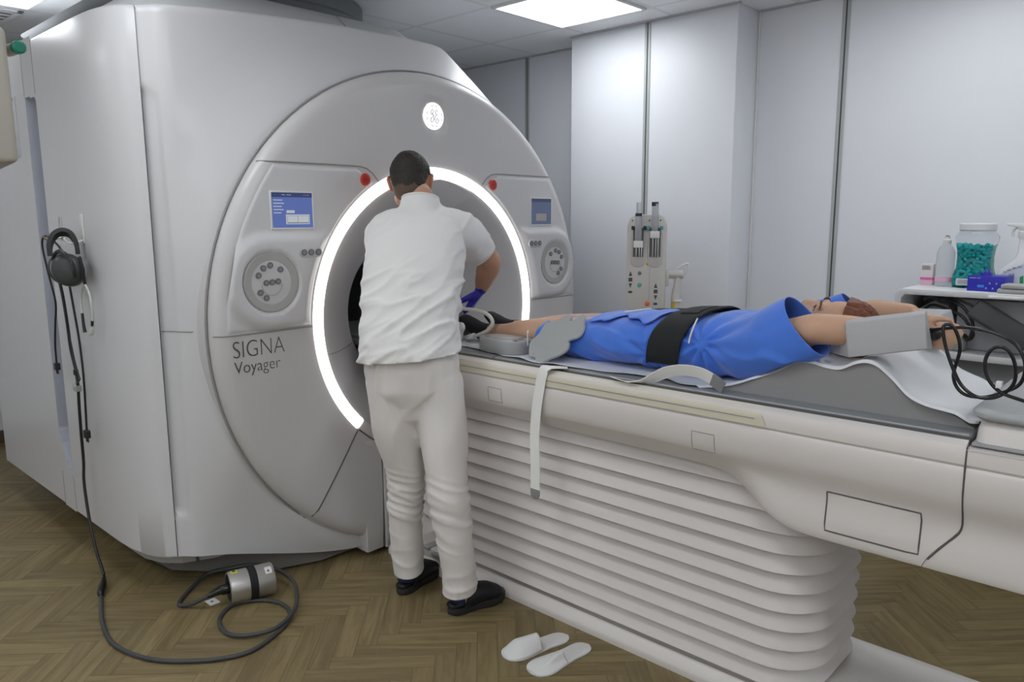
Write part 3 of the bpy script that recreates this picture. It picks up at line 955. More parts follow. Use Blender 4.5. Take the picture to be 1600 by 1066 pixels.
# grey top strip and raised head housing
B().box(XJ + 0.004, 0.08, TYC - 0.322, TYC + 0.322, 0.936, 0.944, bev=0.003).build('module_top_strip', MIDG, table)
b = B()
loops = []
for z, ins in ((0.943, 0.0), (0.975, 0.004), (0.990, 0.012), (0.998, 0.028)):
    loops.append(loopxy(XJ + 0.006 + ins * 0.6, 0.06, TYC - 0.312 + ins, TYC + 0.312 - ins, z, 0.03, 6))
b.rings(loops)
b.build('head_housing', TABLEW, table, ang=40)
# cradle tray under the mattress, running into the bore
B().box(-3.3, XJ, TYC - 0.295, TYC + 0.295, 0.905, 0.934, bev=0.004).build('cradle', MIDG, table)

# bellows
def bell_xy(a, hw, hl, r):
    pass
ZB0, ZB1, NF = 0.070, 0.735, 11
def rr(x0, x1, y0, y1, r, off, z, n=8):
    out = []
    x0 -= off; x1 += off; y0 -= off; y1 += off; r = r + off
    for cx, cy, a0 in ((x1 - r, y1 - r, 0), (x0 + r, y1 - r, 90), (x0 + r, y0 + r, 180), (x1 - r, y0 + r, 270)):
        for k in range(n + 1):
            a = radians(a0 + 90 * k / n)
            out.append((cx + r * cos(a), cy + r * sin(a), z))
    return out
loops = []
NS = 12
zz = ZB0
for f in range(NF):
    # the folds widen a little towards the top
    h = (ZB1 - ZB0) / NF
    for k in range(NS):
        t = k / NS
        z = ZB0 + (f + t) * h
        off = 0.030 * (sstep(0, 0.16, t) ** 0.6) * (1.0 - max(0, t - 0.16) / 0.84) ** 0.85
        lean = 0.012 * (z / 0.7)
        loops.append(rr(-2.50, -0.775 + 0.02 * z, 2.068 - lean, 2.512 + lean, 0.13, off, z))
loops.append(rr(-2.50, -0.775 + 0.02 * ZB1, 2.068, 2.512, 0.13, 0, ZB1))
B().rings(loops).build('bellows', BELLOW, table, ang=28)
# metal foot strip of the bellows with screws
B().rings([rr(-2.50, -0.775, 2.062, 2.518, 0.13, 0.012, 0.052), rr(-2.50, -0.775, 2.062, 2.518, 0.13, 0.012, 0.066), rr(-2.50, -0.775, 2.062, 2.518, 0.13, 0.004, 0.074)]).build('bellows_strip', mat('strip_metal', (0.42, 0.40, 0.385), 0.35, metal=0.4), table, ang=30)
for x in (-2.12, -1.55, -0.99):
    B().lathe([(0.005, 0), (0.005, 0.002), (0.0, 0.0028)], (x, 2.0545, 0.066), n=10, axis=(0, -1, 0.2)).build('screw', mat('screw_brass', (0.25, 0.17, 0.09), 0.4, metal=0.8), table)
# long base plate on the floor
def base_half(x):
    return interps([(-2.6, 0.335), (-2.35, 0.335), (-2.2, 0.330), (-2.08, 0.300), (-1.95, 0.272), (0.9, 0.272)], x)
b = B()
loops = []
for x in [-2.57, -2.45, -2.3, -2.22, -2.16, -2.1, -2.04, -1.98, -1.9, -1.7, -1.2, -0.8, -0.4, 0, 0.4, 0.55]:
    h = base_half(x)
    prof = [(h - 0.002, 0.0), (h, 0.018), (h - 0.003, 0.028), (h - 0.010, 0.036), (h - 0.018, 0.050), (h - 0.028, 0.056), (h - 0.06, 0.058)]
    loops.append([(x, TYC - o, z) for o, z in prof] + [(x, TYC + o, z) for o, z in prof[::-1]])
b.rings(loops)
b.build('base_plate', TABLEW, table, ang=35)
# dock step with two pedals next to the scanner
b = B().prism([(-2.585, 0.058), (-2.585, 0.165), (-2.56, 0.178), (-2.42, 0.178), (-2.36, 0.14), (-2.34, 0.10), (-2.22, 0.085), (-2.2, 0.058)], 1.975, 2.10, axis='y', bev=0.006)
b.build('dock_step', TABLEW, table, ang=30)
B().box(-2.40, -2.31, 1.965, 2.055, 0.088, 0.104, bev=0.004).build('pedal', MIDG, table)
B().box(-2.29, -2.17, 1.960, 2.055, 0.072, 0.090, bev=0.004).build('pedal', MIDG, table)

# mattress in three grey vinyl sections (one thing on the cradle)
matt = thing('table_mattress', 'thin grey vinyl mattress lying along the scanner table', 'mattress', (-1.5, 2.29, 0.934))
for (x0, x1) in ((-3.2, -1.955), (-1.950, XJ - 0.002)):
    B().box(x0, x1, TYC - 0.292, TYC + 0.292, 0.9345, 0.955, bev=0.008, seg=4).build('mattress_section', VINYL, matt)
    B().tube([(x0 + 0.005, TYC - 0.2905, 0.951), (x1 - 0.005, TYC - 0.2905, 0.951)], 0.0022, n=6, smooth=1).build('piping', mat('piping_grey', (0.42, 0.43, 0.43), 0.4), matt)
# grey cover pad on the head housing
b = B()
loops = []
for z, ins in ((0.998, 0.006), (1.004, 0.0), (1.014, 0.0), (1.020, 0.006), (1.0215, 0.02)):
    loops.append(rr(XJ - 0.008 + ins, 0.05, TYC - 0.318 + ins, TYC + 0.318 - ins, 0.05, 0, z, 8))
B().rings(loops).build('coil_cover', mat('pad_grey', (0.36, 0.375, 0.38), 0.4), ang=50, label='flat grey cover pad lying on the raised head end of the scanner table', cat='pad')
# ================================================================ soft body tools
def loft(b, pts, rads, side, n=24, sub=4, p=2.0, caps=True, ring=None):
    """closed loft: pts centre points, rads (a, b) half sizes (a along 'side'), side a vector or list"""
    P = [Vector(q) for q in pts]
    N = len(P)
    S = [Vector(s) for s in side] if isinstance(side, list) else [Vector(side)] * N
    Rr = [(r, r) if not hasattr(r, '__len__') else r for r in rads]
    C = []; RA = []; RB = []; SS = []
    for i in range(N - 1):
        p0, p1, p2, p3 = P[max(i - 1, 0)], P[i], P[i + 1], P[min(i + 2, N - 1)]
        for k in range(sub):
            t = k / sub
            C.append(0.5 * ((2 * p1) + (p2 - p0) * t + (2 * p0 - 5 * p1 + 4 * p2 - p3) * t * t + (3 * p1 - p0 - 3 * p2 + p3) * t ** 3))
            RA.append(lerp(Rr[i][0], Rr[i + 1][0], t * t * (3 - 2 * t) * 0.5 + t * 0.5)); RB.append(lerp(Rr[i][1], Rr[i + 1][1], t * t * (3 - 2 * t) * 0.5 + t * 0.5))
            SS.append(S[i].lerp(S[i + 1], t))
    C.append(P[-1]); RA.append(Rr[-1][0]); RB.append(Rr[-1][1]); SS.append(S[-1])
    M_ = len(C); T = [(C[min(i + 1, M_ - 1)] - C[max(i - 1, 0)]).normalized() for i in range(M_)]
    loops = []
    def lp(c, t, ra, rb, s):
        a = (s - t * s.dot(t)).normalized(); o = t.cross(a).normalized()
        out = []
        for k in range(n):
            th = 2 * pi * k / n; cx, sx = cos(th), sin(th)
            e = 2.0 / p
            out.append(c + a * ra * math.copysign(abs(cx) ** e, cx) + o * rb * math.copysign(abs(sx) ** e, sx))
        return out
    if caps:
        for q in (0.15, 0.55, 0.87):
            h = sqrt(1 - q * q); loops.append(lp(C[0] - T[0] * min(RA[0], RB[0]) * h, T[0], RA[0] * q, RB[0] * q, SS[0]))
    for c, t, ra, rb, s in zip(C, T, RA, RB, SS): loops.append(lp(c, t, ra, rb, s))
    if caps:
        for q in (0.87, 0.55, 0.15):
            h = sqrt(1 - q * q); loops.append(lp(C[-1] + T[-1] * min(RA[-1], RB[-1]) * h, T[-1], RA[-1] * q, RB[-1] * q, SS[-1]))
    return b.rings(loops)

def meld(b, voxel, smooth=3, fac=0.5):
    """fuse the shapes of b into one continuous skin"""
    me = bpy.data.meshes.new('tmp')
    me.from_pydata(b.V, [], b.F)
    bm = bmesh.new(); bm.from_mesh(me); bmesh.ops.recalc_face_normals(bm, faces=bm.faces); bm.to_mesh(me); bm.free()
    o = bpy.data.objects.new('tmp', me); COL.objects.link(o)
    md = o.modifiers.new('r', 'REMESH'); md.mode = 'VOXEL'; md.voxel_size = voxel; md.adaptivity = 0
    if smooth:
        m2 = o.modifiers.new('s', 'SMOOTH'); m2.factor = fac; m2.iterations = smooth
    bpy.context.view_layer.update()
    dg = bpy.context.evaluated_depsgraph_get()
    m = bpy.data.meshes.new_from_object(o.evaluated_get(dg))
    out = B()
    out.add([v.co[:] for v in m.vertices], [tuple(p.vertices) for p in m.polygons])
    out.N = [v.normal.copy() for v in m.vertices]
    bpy.data.objects.remove(o); bpy.data.meshes.remove(m)
    return out

def displace(b, fn):
    b.V = [tuple(Vector(v) + n * fn(Vector(v), n)) for v, n in zip(b.V, b.N)]
    return b

def cutaway(b, keep):
    b.F = [f for f in b.F if all(keep(Vector(b.V[i])) for i in f)]
    b.mi = [0] * len(b.F)
    return b

def cutplane(b, co, no, region=None):
    """trim b cleanly on the side of the plane that no points to, inside region"""
    co, no = Vector(co), Vector(no).normalized()
    bm = bmesh.new()
    vs_ = [bm.verts.new(v) for v in b.V]
    for f in b.F:
        try: bm.faces.new([vs_[i] for i in f])
        except ValueError: pass
    reg = region or (lambda v: True)
    fs = [f for f in bm.faces if all(reg(v.co) for v in f.verts)]
    geom = set(fs)
    for f in fs:
        geom.update(f.verts); geom.update(f.edges)
    bmesh.ops.bisect_plane(bm, geom=list(geom), dist=1e-6, plane_co=co, plane_no=no)
    dead = [f for f in bm.faces if (f.calc_center_median() - co).dot(no) > 0 and reg(f.calc_center_median())]
    bmesh.ops.delete(bm, geom=dead, context='FACES')
    loose = [v for v in bm.verts if not v.link_faces]
    bmesh.ops.delete(bm, geom=loose, context='VERTS')
    bm.normal_update()
    bm.verts.index_update()
    out = B()
    out.add([v.co[:] for v in bm.verts], [[v.index for v in f.verts] for f in bm.faces])
    out.N = [v.normal.copy() for v in bm.verts]
    bm.free()
    return out

def ridge(p, sharp=2.0):
    """0..1 ridged noise, narrow crests"""
    v = 1 - abs(noise.noise(p)) * 2.2
    return max(0.0, v) ** sharp

def hand(b, wrist, d, palm, side, curl, spread=0.18, scale=1.0, thumb=0.8, fist=1.0):
    """palm plus five separate bent fingers; d along the hand, palm normal points to the palm side, side towards the thumb"""
    w = Vector(wrist); d = Vector(d).normalized()
    s = Vector(side); s = (s - d * s.dot(d)).normalized()
    n = d.cross(s).normalized()
    if n.dot(Vector(palm)) < 0: n = -n
    k = scale
    loft(b, [w, w + d * 0.03 * k, w + d * 0.06 * k, w + d * 0.085 * k], [(0.026 * k, 0.019 * k), (0.034 * k, 0.018 * k), (0.040 * k, 0.016 * k), (0.041 * k, 0.013 * k)], s, n=16)
    L = (0.040, 0.045, 0.042, 0.033)
    for i in range(4):
        off = (1.5 - i) * 0.0205 * k
        p = w + d * (0.086 + (0, 0.005, 0.002, -0.008)[i]) * k + s * off
        a = radians(curl[i] * 0.35)
        pts = [p - d * 0.02 * k, p]
        dirv = d + s * (1.5 - i) * spread * 0.3
        for j, seg in enumerate((1.0, 0.68, 0.52)):
            a = radians(curl[i]) * (0.45, 1.25, 1.9)[j]
            v = (dirv.normalized() * cos(a) + n * sin(a))
            p = p + v * L[i] * seg * k
            pts.append(p)
        loft(b, pts, [0.0095 * k, 0.0098 * k, 0.0090 * k, 0.0083 * k, 0.0074 * k], s, n=12, sub=3)
    p0 = w + d * 0.022 * k + s * 0.022 * k
    v1 = (d * 0.55 + s * 0.72 + n * 0.35 * thumb).normalized()
    v2 = (d * 0.85 + s * 0.15 + n * 0.65 * thumb).normalized()
    v3 = (d * 0.8 - s * 0.25 + n * 0.75 * thumb).normalized()
    loft(b, [p0, p0 + v1 * 0.038 * k, p0 + v1 * 0.038 * k + v2 * 0.032 * k, p0 + v1 * 0.038 * k + v2 * 0.032 * k + v3 * 0.026 * k], [0.0145 * k, 0.0125 * k, 0.0105 * k, 0.0085 * k], n, n=12, sub=3)
    return b

def head_shapes(b, M, fem=False):
    q = lambda x, y, z: M @ Vector((x, y, z))
    R3 = M.to_3x3()
    X = R3 @ Vector((1, 0, 0))
    def E(c, r): b.ell(q(*c), r, n=12, M=R3)
    E((0, -0.018, 0.030), (0.074, 0.096, 0.084))
    E((0, 0.025, -0.020), (0.063, 0.066, 0.080))
    E((0, 0.040, -0.078), (0.040, 0.040, 0.034))
    E((0, 0.058, -0.094), (0.022, 0.020, 0.018))
    for s in (-1, 1):
        E((s * 0.036, 0.056, -0.028), (0.024, 0.024, 0.024))
        E((s * 0.027, 0.081, 0.021), (0.023, 0.010, 0.007))
        E((s * 0.045, 0.005, -0.060), (0.020, 0.035, 0.028))
        loft(b, [q(s * 0.010, 0.097, -0.034), q(s * 0.013, 0.090, -0.036)], [0.008, 0.007], X, n=10, sub=2)
        # ear: rim and lobe
        loft(b, [q(s * 0.072, -0.002, -0.028), q(s * 0.079, -0.014, -0.010), q(s * 0.083, -0.020, 0.012), q(s * 0.080, -0.010, 0.026), q(s * 0.074, 0.002, 0.020)], [0.006, 0.0065, 0.0065, 0.006, 0.005], X, n=10, sub=3)
        E((s * 0.074, -0.004, 0.002), (0.006, 0.014, 0.022))
        # eyelids
        E((s * 0.031, 0.074, 0.002), (0.0155, 0.0125, 0.0105))
    loft(b, [q(0, 0.082, 0.014), q(0, 0.094, -0.006), q(0, 0.107, -0.026), q(0, 0.106, -0.034)], [(0.008, 0.010), (0.009, 0.010), (0.0115, 0.010), (0.011, 0.007)], X, n=14)
    loft(b, [q(-0.020, 0.081, -0.061), q(0, 0.090, -0.059), q(0.020, 0.081, -0.061)], [0.006, 0.0085, 0.006], R3 @ Vector((0, 0, 1)), n=10)
    return b

SKIN = mat('skin', (0.50, 0.285, 0.185), 0.5, sss=0.08, var=0.06, vscale=14)
SKINP = mat('skin_pale', (0.56, 0.345, 0.235), 0.5, sss=0.08, var=0.06, vscale=14)
SKINR = mat('skin_reddish', (0.50, 0.20, 0.13), 0.5, sss=0.1)
COTTON = mat('white_cotton', (0.74, 0.735, 0.725), 0.85, sheen=0.1, bump=0.15, bscale=900)
TROUSER = mat('white_trouser_cotton', (0.72, 0.69, 0.67), 0.85, sheen=0.1, bump=0.15, bscale=900)
NAVY = mat('navy_sock', (0.022, 0.033, 0.11), 0.8)
SHOE = mat('black_shoe', (0.008, 0.009, 0.013), 0.45)
GLOVE = mat('blue_nitrile', (0.022, 0.015, 0.34), 0.38)
HAIRD = mat('dark_brown_hair', (0.022, 0.017, 0.013), 0.55, var=0.5, vscale=260, bump=0.8, bscale=500)

# ================================================================ technician
man = thing('person', 'person in white shirt and trousers bending over the foot end of the table, back turned', 'person', (-2.09, 1.80, 0))
fw = Vector((-0.70, 0.714, 0)); rt = Vector((0.714, 0.70, 0)); UP = Vector((0, 0, 1))
# head: centre, looking down at the table
hd_f = (fw * 0.86 + UP * -0.46 + rt * 0.10).normalized()
hd_x = rt.copy(); hd_x = (hd_x - hd_f * hd_x.dot(hd_f)).normalized()
hd_z = hd_x.cross(hd_f).normalized()
HC = Vector((-2.385, 1.985, 1.598))
MH = Matrix(((hd_x.x, hd_f.x, hd_z.x, HC.x), (hd_x.y, hd_f.y, hd_z.y, HC.y), (hd_x.z, hd_f.z, hd_z.z, HC.z), (0, 0, 0, 1)))
SP = [(-2.1257, 1.75, 0.9), (-2.1357, 1.755, 1.02), (-2.1821, 1.7985, 1.16), (-2.2314, 1.864, 1.3), (-2.2786, 1.9266, 1.42), (-2.2979, 1.9522, 1.49)]
Lsh, Rsh = Vector((-2.372, 1.835, 1.425)), Vector((-2.205, 2.065, 1.43))
Lel, Rel = Vector((-2.47, 1.93, 1.20)), Vector((-2.245, 2.285, 1.285))
Lwr, Rwr = Vector((-2.50, 2.13, 1.10)), Vector((-2.352, 2.338, 1.163))
b = B()
head_shapes(b, MH)
loft(b, [(-2.295, 1.955, 1.46), (-2.32, 1.968, 1.55), HC + hd_f * -0.01 - hd_z * 0.04], [0.056, 0.056, 0.056], rt)
loft(b, SP, [(0.14, 0.10), (0.135, 0.095), (0.135, 0.095), (0.145, 0.10), (0.125, 0.075), (0.062, 0.060)], rt)
for A, Bv, Cw in ((Lsh, Lel, Lwr), (Rsh, Rel, Rwr)):
    loft(b, [Vector(SP[4]).lerp(A, 0.6) - UP * 0.02, A - UP * 0.012, A.lerp(Bv, 0.5), Bv], [0.045, 0.052, 0.050, 0.046], fw)
    dd = (Cw - Bv)
    loft(b, [Bv, Bv + dd * 0.28, Bv + dd * 0.7, Cw], [0.045, 0.049, 0.040, (0.032, 0.027)], fw)
Lk, Rk = Vector((-2.190, 1.760, 0.50)), Vector((-1.988, 1.788, 0.52))
La, Ra = Vector((-2.247, 1.803, 0.10)), Vector((-1.962, 1.838, 0.10))
Lh, Rh = Vector((-2.178, 1.692, 0.88)), Vector((-2.058, 1.812, 0.88))
for h, k, a in ((Lh, Lk, La), (Rh, Rk, Ra)):
    loft(b, [h, h.lerp(k, 0.5), k, k.lerp(a, 0.3), k.lerp(a, 0.75), a, a - UP * 0.04], [0.085, 0.075, 0.055, 0.055, 0.04, 0.036, 0.036], rt)
loft(b, [La - UP * 0.035, Vector((-2.262, 1.87, 0.045)), Vector((-2.285, 1.93, 0.038))], [(0.028, 0.026), (0.030, 0.018), (0.028, 0.010)], (1, 0.3, 0))
loft(b, [Ra - UP * 0.035, Vector((-1.945, 1.90, 0.045)), Vector((-1.925, 1.95, 0.038))], [(0.028, 0.026), (0.030, 0.018), (0.028, 0.010)], (1, -0.3, 0))
bb = meld(b, 0.0065, 3)
bb.build('body', SKIN, man, ang=180)
# ear tint parts
for s in (-1, 1):
    q = lambda x, y, z: MH @ Vector((x, y, z))
    bb = B(); loft(bb, [q(s * 0.078, -0.010, -0.026), q(s * 0.083, -0.020, -0.008), q(s * 0.088, -0.027, 0.012), q(s * 0.085, -0.016, 0.028), q(s * 0.079, 0.002, 0.022)], [0.0055, 0.006, 0.006, 0.0055, 0.0045], rt, n=10)
    bb.build('ear_rim', SKINR, man, ang=180)
# hair cap
b = B()
R3 = MH.to_3x3()
b.ell(MH @ Vector((0, -0.018, 0.032)), (0.0795, 0.1015, 0.090), n=24, M=R3)
b.ell(MH @ Vector((0, -0.045, -0.018)), (0.067, 0.062, 0.072), n=20, M=R3)
b = meld(b, 0.004, 2)
MI = MH.inverted()
def hairline(v):
    p = MI @ v
    if p.y > 0.045 and p.z < 0.075: return False
    if abs(p.x) > 0.060 and p.y > -0.040 and p.z < 0.012: return False
    return p.z > -0.072 + 0.02 * abs(p.x) / 0.06
b = cutaway(b, hairline)
displace(b, lambda p, n: 0.0022 * noise.noise(p * 160) + 0.0025 * noise.noise(p * 45))
b.build('hair', HAIRD, man, ang=180)
# stubble-short nape
b = B()
b.ell(MH @ Vector((0, -0.044, -0.040)), (0.0615, 0.056, 0.060), n=20, M=R3)
b.build('nape_hair', mat('nape_short_hair', (0.11, 0.07, 0.05), 0.7, var=0.3, vscale=200), man)

# shirt
b = B()
SS = [(-2.1221, 1.7386, 0.955), (-2.1371, 1.7486, 1.02), (-2.1693, 1.7864, 1.12), (-2.2071, 1.8334, 1.24), (-2.2507, 1.8896, 1.35), (-2.2871, 1.938, 1.43), (-2.298, 1.955, 1.485)]
loft(b, SS, [(0.180, 0.150), (0.178, 0.145), (0.178, 0.140), (0.184, 0.138), (0.190, 0.130), (0.165, 0.108), (0.088, 0.085)], rt, n=40, p=2.3)
for A in (Lsh, Rsh):
    loft(b, [Vector((-2.300, 1.957, 1.485)), Vector((-2.298, 1.957, 1.470)).lerp(A, 0.5) - UP * 0.008, A - UP * 0.030], [(0.075, 0.066), (0.076, 0.068), (0.070, 0.066)], fw, n=24)
loft(b, [Vector((-2.298, 1.955, 1.48)), Vector((-2.318, 1.970, 1.565))], [0.086, 0.074], rt, caps=True)
for A, Bv in ((Lsh, Lel), (Rsh, Rel)):
    e = A.lerp(Bv, 0.60)
    loft(b, [Vector(SP[4]).lerp(A, 0.55), A.lerp(Bv, 0.08) - UP * 0.008, e], [(0.088, 0.085), (0.082, 0.082), (0.082, 0.074)], fw, n=28)
b = meld(b, 0.0075, 4)
# trim hem, sleeve ends and neck opening
hz = Vector((0, 0, 0.974)) + Vector((SS[0][0], SS[0][1], 0))
b = cutplane(b, hz, -UP + rt * 0.09, lambda v: v.z < 1.1)
for A, Bv, sgn in ((Lsh, Lel, -1), (Rsh, Rel, 1)):
    d = (Bv - A).normalized()
    b = cutplane(b, A + (Bv - A) * 0.62, d, lambda v: (v - Vector(SP[4])).dot(rt) * sgn > 0.135 and (v - A).length < 0.4 and (v - A).dot(d) > 0.06)
b = cutplane(b, (-2.315, 1.968, 1.538), (-0.25, 0.2, 0.95), lambda v: v.z > 1.45)
def shirtfold(p, n):
    q = p - Vector(SS[3]); x = q.dot(rt); z = q.z; f = q.dot(fw)
    u = x * 0.86 + z * 0.50; v = -x * 0.50 + z * 0.86
    low = sstep(0.18, -0.08, z)
    d = 0.011 * low * ridge(Vector((u * 4.5, v * 17, f * 5)), 2.2)
    d += 0.005 * ridge(Vector((u * 5 + 7, v * 26 + 3, f * 7)), 2.0) * (0.35 + 0.65 * low)
    u2 = x * 0.5 + z * 0.86; v2 = -x * 0.86 + z * 0.5
    d += 0.007 * sstep(0.05, 0.2, x) * ridge(Vector((u2 * 5, v2 * 20, f * 8)), 2.0)
    d += 0.004 * noise.noise(p * 9)
    return d - 0.004
displace(b, shirtfold)
sh = b.build('shirt', COTTON, man, ang=180, fixn=False)
md = sh.modifiers.new('thickness', 'SOLIDIFY'); md.thickness = 0.0025; md.offset = -1
# hem stitching line on the shirt collar
b = B(); b.tube([Vector((-2.3145, 1.9678, 1.536)) + rt * 0.073 * cos(radians(a)) + Vector((-0.25, 0.2, 0.95)).cross(rt) * 0.073 * sin(radians(a)) for a in range(0, 360, 15)], 0.005, n=8, smooth=1, closed=True)
b.build('collar', COTTON, man)

# trousers
b = B()
loft(b, [(-2.1223, 1.7464, 1.0), (-2.1223, 1.7484, 0.93), (-2.1213, 1.7514, 0.86), (-2.1203, 1.7534, 0.8)], [(0.165, 0.125), (0.172, 0.130), (0.165, 0.128), (0.12, 0.10)], rt, n=36, p=2.3)
loft(b, [Lh - UP * 0.0, Vector((-2.178, 1.71, 0.72)), Lk, Vector((-2.212, 1.768, 0.35)), Vector((-2.230, 1.788, 0.18)), Vector((-2.236, 1.80, 0.08))], [(0.090, 0.105), (0.091, 0.100), (0.073, 0.078), (0.067, 0.076), (0.064, 0.074), (0.062, 0.076)], rt, n=28)
loft(b, [Rh - UP * 0.0, Vector((-2.032, 1.808, 0.72)), Rk, Vector((-1.972, 1.795, 0.35)), Vector((-1.963, 1.815, 0.18)), Vector((-1.960, 1.822, 0.06))], [(0.092, 0.110), (0.094, 0.105), (0.076, 0.086), (0.070, 0.082), (0.066, 0.078), (0.064, 0.078)], rt, n=28)
b = meld(b, 0.0065, 3)
b = cutplane(b, (-2.236, 1.80, 0.090), (0, 0.12, -1), lambda v: v.z < 0.2 and v.x < -2.11)
b = cutplane(b, (-1.962, 1.82, 0.095), (0, 0.12, -1), lambda v: v.z < 0.2 and v.x > -2.11)
def panfold(p, n):
    q = p - Vector((-2.08, 1.79, 0.5)); x = q.dot(rt); f = q.dot(fw); z = p.z
    knee = sstep(0.22, 0.34, z) * sstep(0.60, 0.46, z)
    w = noise.noise(Vector((x * 9, f * 9, z * 4))) * 0.02
    d = 0.0075 * knee * ridge(Vector((x * 4 + f * 2, f * 4, (z + w + 0.25 * x) * 34)), 1.6)
    d += 0.006 * sstep(0.30, 0.12, z) * ridge(Vector((x * 6, f * 6, z * 14)), 1.8)
    th = sstep(0.5, 0.65, z)
    u = z * 0.87 + x * 0.5; v = x * 0.87 - z * 0.5
    d += 0.005 * th * ridge(Vector((v * 9, f * 6, u * 3.2)), 2.0)
    d += 0.006 * sstep(0.75, 0.88, z) * ridge(Vector((x * 22, f * 10, z * 2.5)), 2.0)
    d += 0.004 * noise.noise(p * 8)
    return d - 0.003
displace(b, panfold)
tr = b.build('trousers', TROUSER, man, ang=180, fixn=False)
md = tr.modifiers.new('thickness', 'SOLIDIFY'); md.thickness = 0.002; md.offset = -1
def clog(tip_dir, heel, name='shoe', lift=0.0):
    d = Vector((*tip_dir, 0)).normalized(); s = Vector((d.y, -d.x, 0)); h = Vector((heel[0], heel[1], 0))
    root = B()
    P = lambda l, o, z: h + d * l + s * o + UP * z
    # sole outline
    outl = []
    for k in range(40):
        a = 2 * pi * k / 40
        l = 0.5 - 0.5 * cos(a)
        wdt = interps([(0, 0.0), (0.04, 0.020), (0.15, 0.034), (0.45, 0.034), (0.72, 0.046), (0.92, 0.034), (0.985, 0.012), (1, 0.0)], l)
        outl.append((l * 0.252, wdt * (1 if sin(a) >= 0 else -1)))
    loops = []
    for z, kk in ((0.001, 0.95), (0.006, 1.0), (0.022, 1.0), (0.028, 0.97)):
        loops.append([P(0.126 + (l - 0.126) * kk, o * kk, z + 0.012 * sstep(0.19, 0.26, l)) for l, o in outl])
    sole = B().rings(loops)
    up = B()
    # vamp over the toes, open heel with a rim
    loft(up, [P(0.085, 0, 0.045), P(0.125, 0, 0.055), P(0.17, 0, 0.050), P(0.21, 0, 0.040), P(0.236, 0, 0.032)], [(0.041, 0.038), (0.044, 0.038), (0.046, 0.034), (0.042, 0.024), (0.028, 0.013)], s, n=24, p=2.3)
    loft(up, [P(0.014, 0, 0.036), P(0.06, 0, 0.038), P(0.1, 0, 0.04)], [(0.026, 0.014), (0.034, 0.016), (0.037, 0.020)], s, n=24)
    up = meld(up, 0.0045, 3)
    o = up.build(name, SHOE, man, ang=180)
    sole.build('sole', mat('dark_sole', (0.022, 0.021, 0.020), 0.7), o, ang=40)
    st = B().ribbon([P(0.055, -0.043, 0.030), P(0.075, -0.036, 0.066), P(0.085, 0, 0.088), P(0.075, 0.036, 0.066), P(0.055, 0.043, 0.030)], 0.02, 0.003, tuple(d))
    st.build('strap', SHOE, o)
    sk = B(); loft(sk, [P(0.055, 0, 0.125), P(0.055, 0, 0.09), P(0.06, 0, 0.065), P(0.105, 0, 0.056)], [(0.036, 0.042), (0.035, 0.042), (0.036, 0.046), (0.038, 0.034)], s, n=24)
    sk = meld(sk, 0.005, 3)
    sk.build('sock', NAVY, man, ang=180)
clog((-0.22, 0.975), (-2.232, 1.742))
clog((0.22, 0.975), (-1.980, 1.772))

# gloved hands
b = B()
hdR = Vector((-0.42, -0.30, -0.80)).normalized()
hand(b, Rwr, hdR, (-0.3, -0.75, -0.3), (0.35, -0.85, -0.2), (42, 46, 50, 54), scale=1.15)
loft(b, [Rel.lerp(Rwr, 0.80), Rwr], [(0.038, 0.034), (0.033, 0.028)], fw)
meld(b, 0.0042, 2).build('glove', GLOVE, man, ang=180)
b = B()
hdL = Vector((0.05, 0.9, -0.35)).normalized()
hand(b, Lwr, hdL, (0.2, -0.2, -0.9), (0.9, 0.0, 0.1), (30, 34, 38, 42), scale=1.05)
loft(b, [Lel.lerp(Lwr, 0.80), Lwr], [(0.038, 0.034), (0.033, 0.028)], fw)
meld(b, 0.0042, 2).build('glove', GLOVE, man, ang=180)
# ================================================================ patient on the table
GOWN = mat('blue_nonwoven', (0.055, 0.18, 0.70), 0.62, sheen=0.25, bump=0.25, bscale=60, var=0.05, vscale=30)
HAIRR = mat('auburn_hair', (0.155, 0.040, 0.014), 0.42, var=0.6, vscale=220, stretch=(0.3, 1, 1), bump=0.8, bscale=400)
BSOCK = mat('black_sock', (0.012, 0.012, 0.014), 0.85)
pat = thing('person', 'person in blue gown lying face up on the table, arms raised overhead', 'person', (-1.45, 2.29, 0.957))
Yv = Vector((0, 1, 0))
# wedge profile: height of the surface the patient lies on
WEDGE = [(-1.165, 0.957), (-1.10, 0.962), (-1.008, 0.980), (-0.912, 1.024), (-0.835, 1.064), (-0.795, 1.070), (-0.755, 1.064), (-0.715, 1.066), (-0.675, 1.086), (-0.650, 1.092), (-0.625, 1.086), (-0.590, 1.058), (-0.545, 1.018), (-0.500, 1.000), (-0.455, 0.990), (-0.425, 0.980), (-0.400, 0.962)]
def lie(x): return interps(WEDGE, x) if x > -1.165 else 0.957

pf = Vector((-0.45, -0.15, 0.88)).normalized(); pu = Vector((0.89, 0.0, 0.455))
pu = (pu - pf * pu.dot(pf)).normalized(); px_ = pf.cross(pu).normalized()
PC = Vector((-0.828, 2.275, 1.128))
MP = Matrix(((px_.x, pf.x, pu.x, PC.x), (px_.y, pf.y, pu.y, PC.y), (px_.z, pf.z, pu.z, PC.z), (0, 0, 0, 1)))
q = lambda x, y, z: MP @ Vector((x, y, z))
nS, nE, nW = Vector((-0.985, 2.135, 1.085)), Vector((-0.795, 2.065, 1.160)), Vector((-0.568, 2.165, 1.158))
fS, fE, fW = Vector((-0.985, 2.425, 1.090)), Vector((-0.800, 2.515, 1.160)), Vector((-0.665, 2.475, 1.175))
b = B()
head_shapes(b, MP)
loft(b, [(-1.02, 2.29, 1.07), (-0.96, 2.285, 1.09), q(0, -0.02, -0.05)], [0.075, 0.052, 0.050], Yv)
